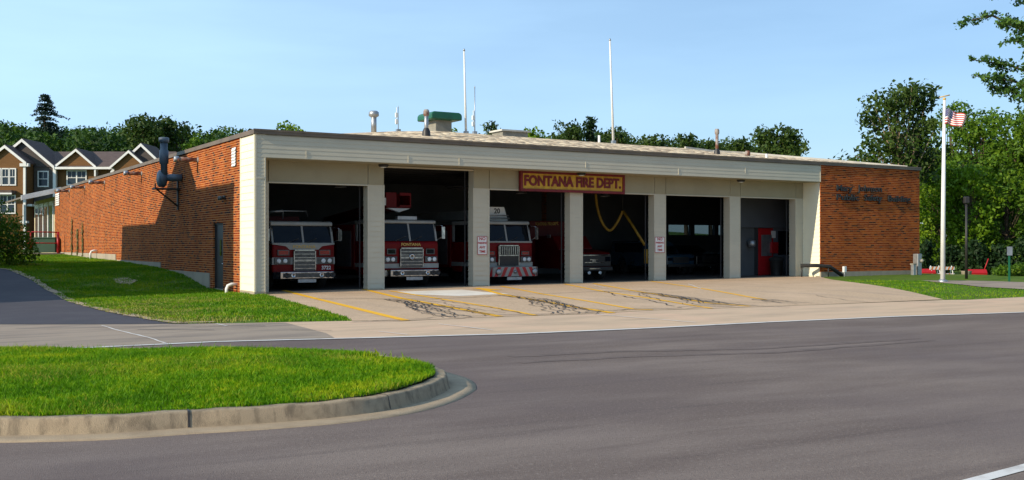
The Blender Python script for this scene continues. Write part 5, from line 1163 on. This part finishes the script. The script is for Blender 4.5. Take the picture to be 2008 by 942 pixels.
# undergrowth shrubs under the grove (dark)
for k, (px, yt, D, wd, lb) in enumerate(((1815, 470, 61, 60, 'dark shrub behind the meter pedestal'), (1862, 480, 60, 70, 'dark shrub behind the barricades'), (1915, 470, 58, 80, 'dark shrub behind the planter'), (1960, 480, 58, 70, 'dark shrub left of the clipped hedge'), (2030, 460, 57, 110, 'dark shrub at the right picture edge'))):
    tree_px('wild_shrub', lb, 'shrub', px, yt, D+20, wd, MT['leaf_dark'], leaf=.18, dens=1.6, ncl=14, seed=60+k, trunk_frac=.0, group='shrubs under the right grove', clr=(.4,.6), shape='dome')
for k, (px, yt, D, wd, lb) in enumerate(((1972, 521, 50, 44, 'left clipped green hedge ball by the parking lot'), (2005, 515, 50, 50, 'right clipped green hedge ball cut by the picture edge'))):
    g_ = ((px-CX)/FPX*D, D); z_ = gz1(*g_); h_ = P(px, yt, D).z-z_; r_ = wd/2/FPX*D
    t = thing('clipped_hedge', lb, 'hedge', (g_[0], g_[1], z_), 0, 'clipped hedges by the parking lot')
    me = crown_mesh('foliage', [(0,0,h_*.5), (-r_*.5,0,h_*.45), (r_*.5,0,h_*.45)], [r_*.85, r_*.65, r_*.65], .06, 2.2, MT['leaf_mid'], 70+k, flat=h_*.5/(r_*.85), thin=.8); o = bpy.data.objects.new('foliage', me); COL.objects.link(o); o.parent = t
    mb = MB(); mb.tube([(0,0,-.1), (0,0,h_*.5)], .05, 6); mb.build('stem', MT['bark'], t, uv=False)
# spruce left
def spruce(px, ytop, D, wpx, lab, seed):
    x = (px-CX)/FPX*D; z = gz1(x, D); h = EYE+(HY-ytop)/FPX*D-z; Rm = wpx/2/FPX*D; g = random.Random(seed)
    t = thing('spruce_tree', lab, 'tree', (x, D, z)); mb = MB(); mb.tube([(0,0,0), (0,0,h*.96)], [.35, .05], 8); mb.build('trunk', MT['bark'], t, uv=False)
    cen = []; rad = []; zz_ = h*.97
    while zz_ > h*.15:
        f = (h-zz_)/h; R_ = Rm*min(1, f*4.2)**.85*g.uniform(.75, 1.15)
        nb = 6
        for k in range(nb):
            a = g.uniform(0, 6.28); L_ = R_*g.uniform(.6, 1.1)
            for q in range(1, 5): rr = L_*q/4; cen.append((math.cos(a)*rr, math.sin(a)*rr, zz_-rr*.18+.12*math.sin(q))); rad.append(max(.3, 1.15*(1.15-q/5)*(.4+f)))
        zz_ -= h*.032*g.uniform(.8, 1.3)
    me = crown_mesh('crown', cen, rad, .15, .9, MT['leaf_spruce'], seed, flat=.45); o = bpy.data.objects.new('crown', me); COL.objects.link(o); o.parent = t
spruce(88, 182, 150, 104, 'tall dark spruce rising above the woods behind the townhouses', 5)
# overhanging tree top right (trunk outside the picture)
D = 24.0; bx_ = (2230-CX)/FPX*D; t = thing('overhanging_tree', 'feathery locust branches hanging in from the top right corner', 'tree', (bx_, D, 0))
g = random.Random(3); mb = MB(); mb.tube([(0,0,-.2), (.1,0,3), (0,0,6), (-.3,0,9)], [.3, .25, .18, .08], 10)
cen = []; rad = []
brs = [((0,0,4.6), (2000, 60), (1940, 55)), ((0,0,4.2), (2000, 120), (1925, 108)), ((0,0,4.8), (1960, 25), (1895, 36)), ((0,0,3.9), (2008, 150), (1945, 135)), ((0,0,3.4), (2015, 170), (1975, 155)), ((0,0,3.2), (2020, 195), (1988, 192)), ((0,0,5.0), (2000, -20), (1935, -5)), ((0,0,4.4), (2000, 95), (1960, 85)), ((0,0,5.2), (2040, -60), (1960, -50)), ((0,0,4.0), (2060, 60), (2000, 20)), ((0,0,4.0), (2080, 100), (2010, 130))]
for s_, p1, p2 in brs:
    a = P(p1[0], p1[1], D)-Vector((bx_, D, 0)); b_ = P(p2[0], p2[1], D)-Vector((bx_, D, 0)); a.y = g.uniform(-.8, .8); b_.y = a.y+g.uniform(-.4, .4)
    s_ = Vector(s_); mb.tube([s_, s_.lerp(a, .5)+Vector((0,0,.25)), a, b_], [.07, .045, .025, .008], 6, cap=False)
    for q in range(15):
        f = q/14; c = s_.lerp(a, .45+.55*f*2) if f < .5 else a.lerp(b_, (f-.5)*2); tp = 1.1-.8*max(0, f-.4)
        cen.append((c.x+g.uniform(-.06,.06), c.y+g.uniform(-.2,.2), c.z+g.uniform(-.06,.06))); rad.append(g.uniform(.12, .28)*tp)
mb.build('trunk', MT['bark'], t, uv=False, fixn=False)
for q in range(60): cen.append((g.uniform(-2.2, 2.0), g.uniform(-1.8, 1.8), g.uniform(5.2, 9.5))); rad.append(g.uniform(.4, .7))
me = crown_mesh('crown', cen, rad, .05, 1.1, MT['leaf_near'], 9, flat=.6, thin=.2); o = bpy.data.objects.new('crown', me); COL.objects.link(o); o.parent = t
# flowering bush left
bb = G(18, 500); bb = Vector(((20-CX)/FPX*48, 48, 0)); bb.z = gz1(bb.x, bb.y)
t = thing('flowering_bush', 'dark bush with yellow flowers at the left picture edge', 'bush', bb)
me = crown_mesh('foliage', [(-.6,0,1.0), (.1,.2,.9), (.45,0,.6), (-.9,.3,1.6), (-.4,.2,1.9), (.1,0,1.4)], [1.2, 1.0, .8, 1.0, .8, .8], .07, 1.5, MT['leaf_mid'], 77, flat=.9, thin=.5); o = bpy.data.objects.new('foliage', me); COL.objects.link(o); o.parent = t
me = crown_mesh('flowers', [(-.5,-.3,1.2), (.3,-.1,.95), (.0,-.4,1.45)], [.9, .6, .5], .07, .18, MT['flower'], 78, flat=.7, thin=.85); o = bpy.data.objects.new('flowers', me); COL.objects.link(o); o.parent = t; o['kind'] = 'stuff'
mb = MB(); mb.tube([(0,0,-.1), (-.2,0,1.2)], [.06, .02], 6); mb.tube([(-.1,0,.3), (.3,.1,1.0)], [.04, .02], 6); mb.build('stems', MT['bark'], t, uv=False)
tree_px('small_tree', 'leafy sapling above the flowering bush at the left edge', 'tree', -5, 385, 50, 60, MT['leaf_mid'], leaf=.1, dens=1.6, ncl=16, seed=81, trunk_frac=.1)
# woodland on the ridge
cen = []; rad = []; g = random.Random(12)
for k in range(330):
    D = g.uniform(165, 235); px = g.uniform(-500, 560); x = (px-CX)/FPX*D; ytop = 268-6*math.sin(px*.02)+g.uniform(-8, 24)-(16 if px < 30 else 0)+(10 if px > 330 else 0)
    cen.append((x, D, P(0, ytop, D).z-g.uniform(1, 3))); rad.append(g.uniform(2.2, 4.2))
for k in range(260):
    D = g.uniform(140, 170); px = g.uniform(-500, 560); x = (px-CX)/FPX*D; cen.append((x, D, P(0, g.uniform(272, 345), D).z)); rad.append(g.uniform(1.8, 3.2))
MT['leaf_wood'] = leaf_mat('wood_leaves', (.012,.035,.006), (.035,.085,.008), (.10,.18,.014), scale=.09)
me = crown_mesh('woodland', cen, rad, .36, 1.2, MT['leaf_wood'], 99, thin=.6); o = bpy.data.objects.new('woodland', me); COL.objects.link(o); tag(o, 'dense green woods covering the ridge behind the townhouses', 'woods', kind='stuff')
cen = []; rad = []
for (a, b, yt, n) in ((885, 960, 268, 8), (1030, 1085, 268, 8), (1085, 1235, 262, 40), (1235, 1320, 276, 16), (1325, 1385, 280, 14), (1375, 1570, 282, 46)):
    for k in range(n):
        D = g.uniform(120, 135); px = g.uniform(a, b); x = (px-CX)/FPX*D; cen.append((x, D, P(0, yt+g.uniform(4, 30), D).z)); rad.append(g.uniform(.9, 1.6))
me = crown_mesh('woodland', cen, rad, .2, 1.0, MT['leaf_oak'], 97, thin=.5); o = bpy.data.objects.new('woodland', me); COL.objects.link(o); tag(o, 'low continuous band of treetops showing just above the gravel roof', 'woods', kind='stuff')
cen = []; rad = []
for k in range(200):
    D = g.uniform(150, 220); px = g.uniform(1650, 2700); x = (px-CX)/FPX*D; cen.append((x, D, P(0, g.uniform(330, 430), D).z)); rad.append(g.uniform(2.5, 4.5))
me = crown_mesh('woodland', cen, rad, .5, 1.1, MT['leaf_oak'], 98, thin=.6); o = bpy.data.objects.new('woodland', me); COL.objects.link(o); tag(o, 'far woods glimpsed through gaps in the right grove', 'woods', kind='stuff')
# bare branch near 1690,300
x = P(1700, 320, 80); t = thing('bare_tree', 'bare pale branches reaching up beside the slender tree', 'tree', (x.x+.6, 80, gz1(x.x, 80)))
mb = MB(); zt_ = x.z; mb.tube([(0,0,-.2), (.1,0,zt_*.6), (-.3,0,zt_)], [.18, .12, .06], 8); mb.build('trunk', MT['bark_pale'], t, uv=False)
mb = MB(); mb.tube([(-.3,0,zt_), (-.9,0,zt_+1.0), (-1.6,.1,zt_+1.3)], [.05, .03, .01], 5); mb.tube([(-.3,0,zt_-.2), (-.6,0,zt_+1.2), (-.8,0,zt_+1.9)], [.05, .03, .01], 5); mb.tube([(0,0,zt_-1), (.3,0,zt_+.4), (.5,0,zt_+1.2)], [.05, .03, .01], 5); mb.build('branch', MT['bark_pale'], t, uv=False)

# ------------------------------------------------------------------ townhouses on the left
HD = 100.0
def hx(px): return (px-CX)/FPX*HD
def hz_(py): return EYE+(HY-py)/FPX*HD
th = thing('townhouse', 'long brown and grey gabled townhouse with white trim beyond the brick wall', 'house', (0, HD, 0))
def hpart(mb, nm, m, parent=None): return mb.build(nm, m, parent or th)
gb_ = 1.0
mb = MB(); mb.box(hx(-90), hx(310), 1.5, 9, gb_, hz_(327)); hpart(mb, 'main_wall', MT['clap_brown'])
mb = MB(); mb.box(hx(57), hx(98), 1.0, 1.49, gb_, hz_(326)); mb.prism([(hx(-27), hz_(326)), (hx(98), hz_(326)), (hx(36), hz_(274))], 'y', 1.0, 1.49); hpart(mb, 'grey_gable_wall', MT['clap_grey'])
mb = MB(); mb.box(hx(-22), hx(56), -.6, .99, gb_, hz_(320)); mb.prism([(hx(-22), hz_(320)), (hx(58), hz_(320)), (hx(18), hz_(289))], 'y', -.6, .99); hpart(mb, 'brown_gable_wall', MT['clap_brown'])
mb = MB(); mb.prism([(hx(100), hz_(324)), (hx(177), hz_(324)), (hx(141), hz_(293))], 'y', 1.2, 1.49); hpart(mb, 'middle_gable_wall', MT['clap_brown'])
mb = MB(); mb.prism([(hx(215), hz_(335)), (hx(325), hz_(335)), (hx(271), hz_(284))], 'y', 1.0, 1.49); hpart(mb, 'right_gable_wall', MT['clap_grey'])
mb = MB(); mb.box(hx(222), hx(285), .3, .99, gb_, hz_(327)); mb.prism([(hx(218), hz_(327)), (hx(286), hz_(327)), (hx(252), hz_(298))], 'y', .3, .99); hpart(mb, 'right_small_gable_wall', MT['clap_brown'])
# roofs: main slope + gable roofs
mb = MB(); y0, y1 = .9, 5.2
mb.add([(hx(-95), y0, hz_(326)), (hx(312), y0, hz_(326)), (hx(312), y1, hz_(288)), (hx(-95), y1, hz_(288)), (hx(-95), 9.5, hz_(326)), (hx(312), 9.5, hz_(326))], [(0,1,2,3), (3,2,5,4)])
def gable(mb, pl, pk, pr, ya, yb, th_=.16):
    for (a, b) in ((pl, pk), (pk, pr)):
        xa, za, xb, zb = hx(a[0]), hz_(a[1]), hx(b[0]), hz_(b[1]); mb.add([(xa, ya, za), (xb, ya, zb), (xb, yb, zb), (xa, yb, za), (xa, ya, za+th_), (xb, ya, zb+th_), (xb, yb, zb+th_), (xa, yb, za+th_)], [(0,3,2,1), (4,5,6,7), (0,1,5,4), (3,7,6,2), (0,4,7,3), (1,2,6,5)])
gable(mb, (-30, 328), (36, 273), (100, 327), .75, 5.4); gable(mb, (-25, 322), (18, 288.5), (60, 322), -.85, 3.5); gable(mb, (97, 327), (141, 292), (181, 327), .95, 5.0); gable(mb, (211, 338), (271, 282), (330, 338), .75, 5.2); gable(mb, (214, 330), (252, 297), (290, 330), .05, 3.0)
mb.box(hx(-25), hx(38), -1.6, -.6, hz_(381), hz_(375))
rfh = hpart(mb, 'roof', MT['shingle'])
def rake(mb, pl, pk, pr, y_, wd=.26):
    for (a, b) in ((pl, pk), (pk, pr)):
        xa, za, xb, zb = hx(a[0]), hz_(a[1]), hx(b[0]), hz_(b[1]); mb.add([(xa, y_, za-wd), (xb, y_, zb-wd), (xb, y_, zb+.03), (xa, y_, za+.03), (xa, y_-.08, za-wd), (xb, y_-.08, zb-wd), (xb, y_-.08, zb+.03), (xa, y_-.08, za+.03)], [(0,1,2,3), (4,7,6,5), (0,4,5,1), (3,2,6,7), (0,3,7,4), (1,5,6,2)])
mb = MB(); rake(mb, (-30, 326), (36, 271.5), (100, 325.5), .74); rake(mb, (-25, 320), (18, 287), (60, 320.5), -.86); rake(mb, (97, 325.5), (141, 291), (181, 325.5), .94, .22); rake(mb, (211, 336), (271, 280.5), (330, 336), .74); rake(mb, (214, 328.5), (252, 295.5), (290, 328.5), .04, .22)
mb.box(hx(98), hx(222), .7, .94, hz_(331), hz_(326.5)); mb.box(hx(47), hx(64), -.9, -.5, hz_(328), hz_(322)); mb.box(hx(52.5), hx(57), -.75, -.598, gb_, hz_(326)); mb.box(hx(96), hx(101.5), .85, 1.2, gb_, hz_(326)); mb.box(hx(178), hx(181), .8, 1.45, hz_(345), hz_(330))
mb.box(hx(-25), hx(39), -1.66, -1.6, hz_(383), hz_(380)); mb.box(hx(48), hx(66), -.4, .9, hz_(405), hz_(401)); mb.box(hx(53), hx(55), -.9, -.75, hz_(441), hz_(402)); mb.box(hx(47), hx(60), -.8, -.3, hz_(438), hz_(434))
hpart(mb, 'white_trim', MT['white'])
def hwin(x0, x1, ya, yb, y_, n=2):
    mb = MB(); X0, X1, Z0, Z1 = hx(x0), hx(x1), hz_(yb), hz_(ya); f = .11
    mb.box(X0, X1, y_-.09, y_-.002, Z0, Z0+f); mb.box(X0, X1, y_-.09, y_-.002, Z1-f, Z1); mb.box(X0, X0+f, y_-.09, y_-.002, Z0+f, Z1-f); mb.box(X1-f, X1, y_-.09, y_-.002, Z0+f, Z1-f)
    for k in range(1, n): x_ = X0+(X1-X0)*k/n; mb.box(x_-.06, x_+.06, y_-.085, y_-.002, Z0+f, Z1-f)
    mb.box(X0+f, X1-f, y_-.08, y_-.003, (Z0+Z1)/2-.03, (Z0+Z1)/2+.03)
    for k in range(n):
        xa = X0+(X1-X0)*k/n; dxx = (X1-X0)/n
        mb.box(xa+dxx/2-.015, xa+dxx/2+.015, y_-.06, y_-.003, (Z0+Z1)/2, Z1-f)
    w_ = hpart(mb, 'window', MT['white']); mb = MB(); mb.box(X0+.05, X1-.05, y_-.03, y_-.004, Z0+.05, Z1-.05); hpart(mb, 'pane', MT['house_glass'], w_)
hwin(-18, 10, 331, 365, -.6, 2); hwin(9, 25, 331, 365, -.6, 1); hwin(24, 38, 331, 365, -.6, 1); hwin(65, 87, 334, 366, 1.0, 1); hwin(118, 158, 332, 362, 1.5, 2); hwin(5, 37, 383, 420, -.6, 2); hwin(-40, 2, 383, 420, -.6, 2); hwin(228, 270, 335, 362, .3, 2)
mb = MB(); mb.box(hx(56), hx(64), .92, .999, gb_, hz_(408)); hpart(mb, 'front_door', MT['darkred'])

# ------------------------------------------------------------------ neighbour house whose shadow falls on the side wall
OFFU = -13.5; k_ = -OFFU; rz_ = k_*(-lz/lu); rv = -k_*lv/lu
nh = bthing('neighbour_house', 'tall pale neighbouring house with steep gable left of the driveway', 'house', OFFU, rv, 0)
def npart(mb, nm, m): return mb.build(nm, m, nh)
mb = MB()
mb.box(-7, 0, 14.8, 22.2, 0, 2.68+rz_-.1); mb.box(-7, 0, 2.5, 8.0, 0, 3.92+rz_-.1); mb.box(-7, 0, 8.0, 14.8, 0, 2.3+rz_)
mb.prism([(8.0, 2.3+rz_), (14.8, 2.3+rz_), (14.8, 2.6+rz_), (9.9, 5.9+rz_), (8.0, 4.2+rz_)], 'x', -7, 0); npart(mb, 'wall', MT['clap_grey'])
mb = MB(); mb.box(-7.2, .05, 14.8, 22.3, 2.58+rz_, 2.68+rz_); mb.box(-7.2, .05, 2.4, 7.9, 3.83+rz_, 3.95+rz_)
mb.add([(-7.2, 14.9, 2.6+rz_), (.1, 14.9, 2.6+rz_), (.1, 9.8, 6.05+rz_), (-7.2, 9.8, 6.05+rz_), (.1, 7.7, 4.1+rz_), (-7.2, 7.7, 4.1+rz_)], [(0,1,2,3), (3,2,4,5)]); npart(mb, 'roof', MT['shingle'])
for (v0, z0) in ((3.4, 1.2), (5.6, 1.2), (3.4, 4.2), (5.6, 4.2), (10, 1.2), (12.5, 1.2), (11, 4.4), (16, 1.2), (19, 1.2), (16, 4.2), (19, 4.2)):
    mb = MB(); mb.box(.002, .06, v0, v0+1.2, z0, z0+1.5); mb.box(.061, .07, v0+.1, v0+1.1, z0+.1, z0+1.4, 1); mb.build('window', [MT['white'], MT['house_glass']], nh)
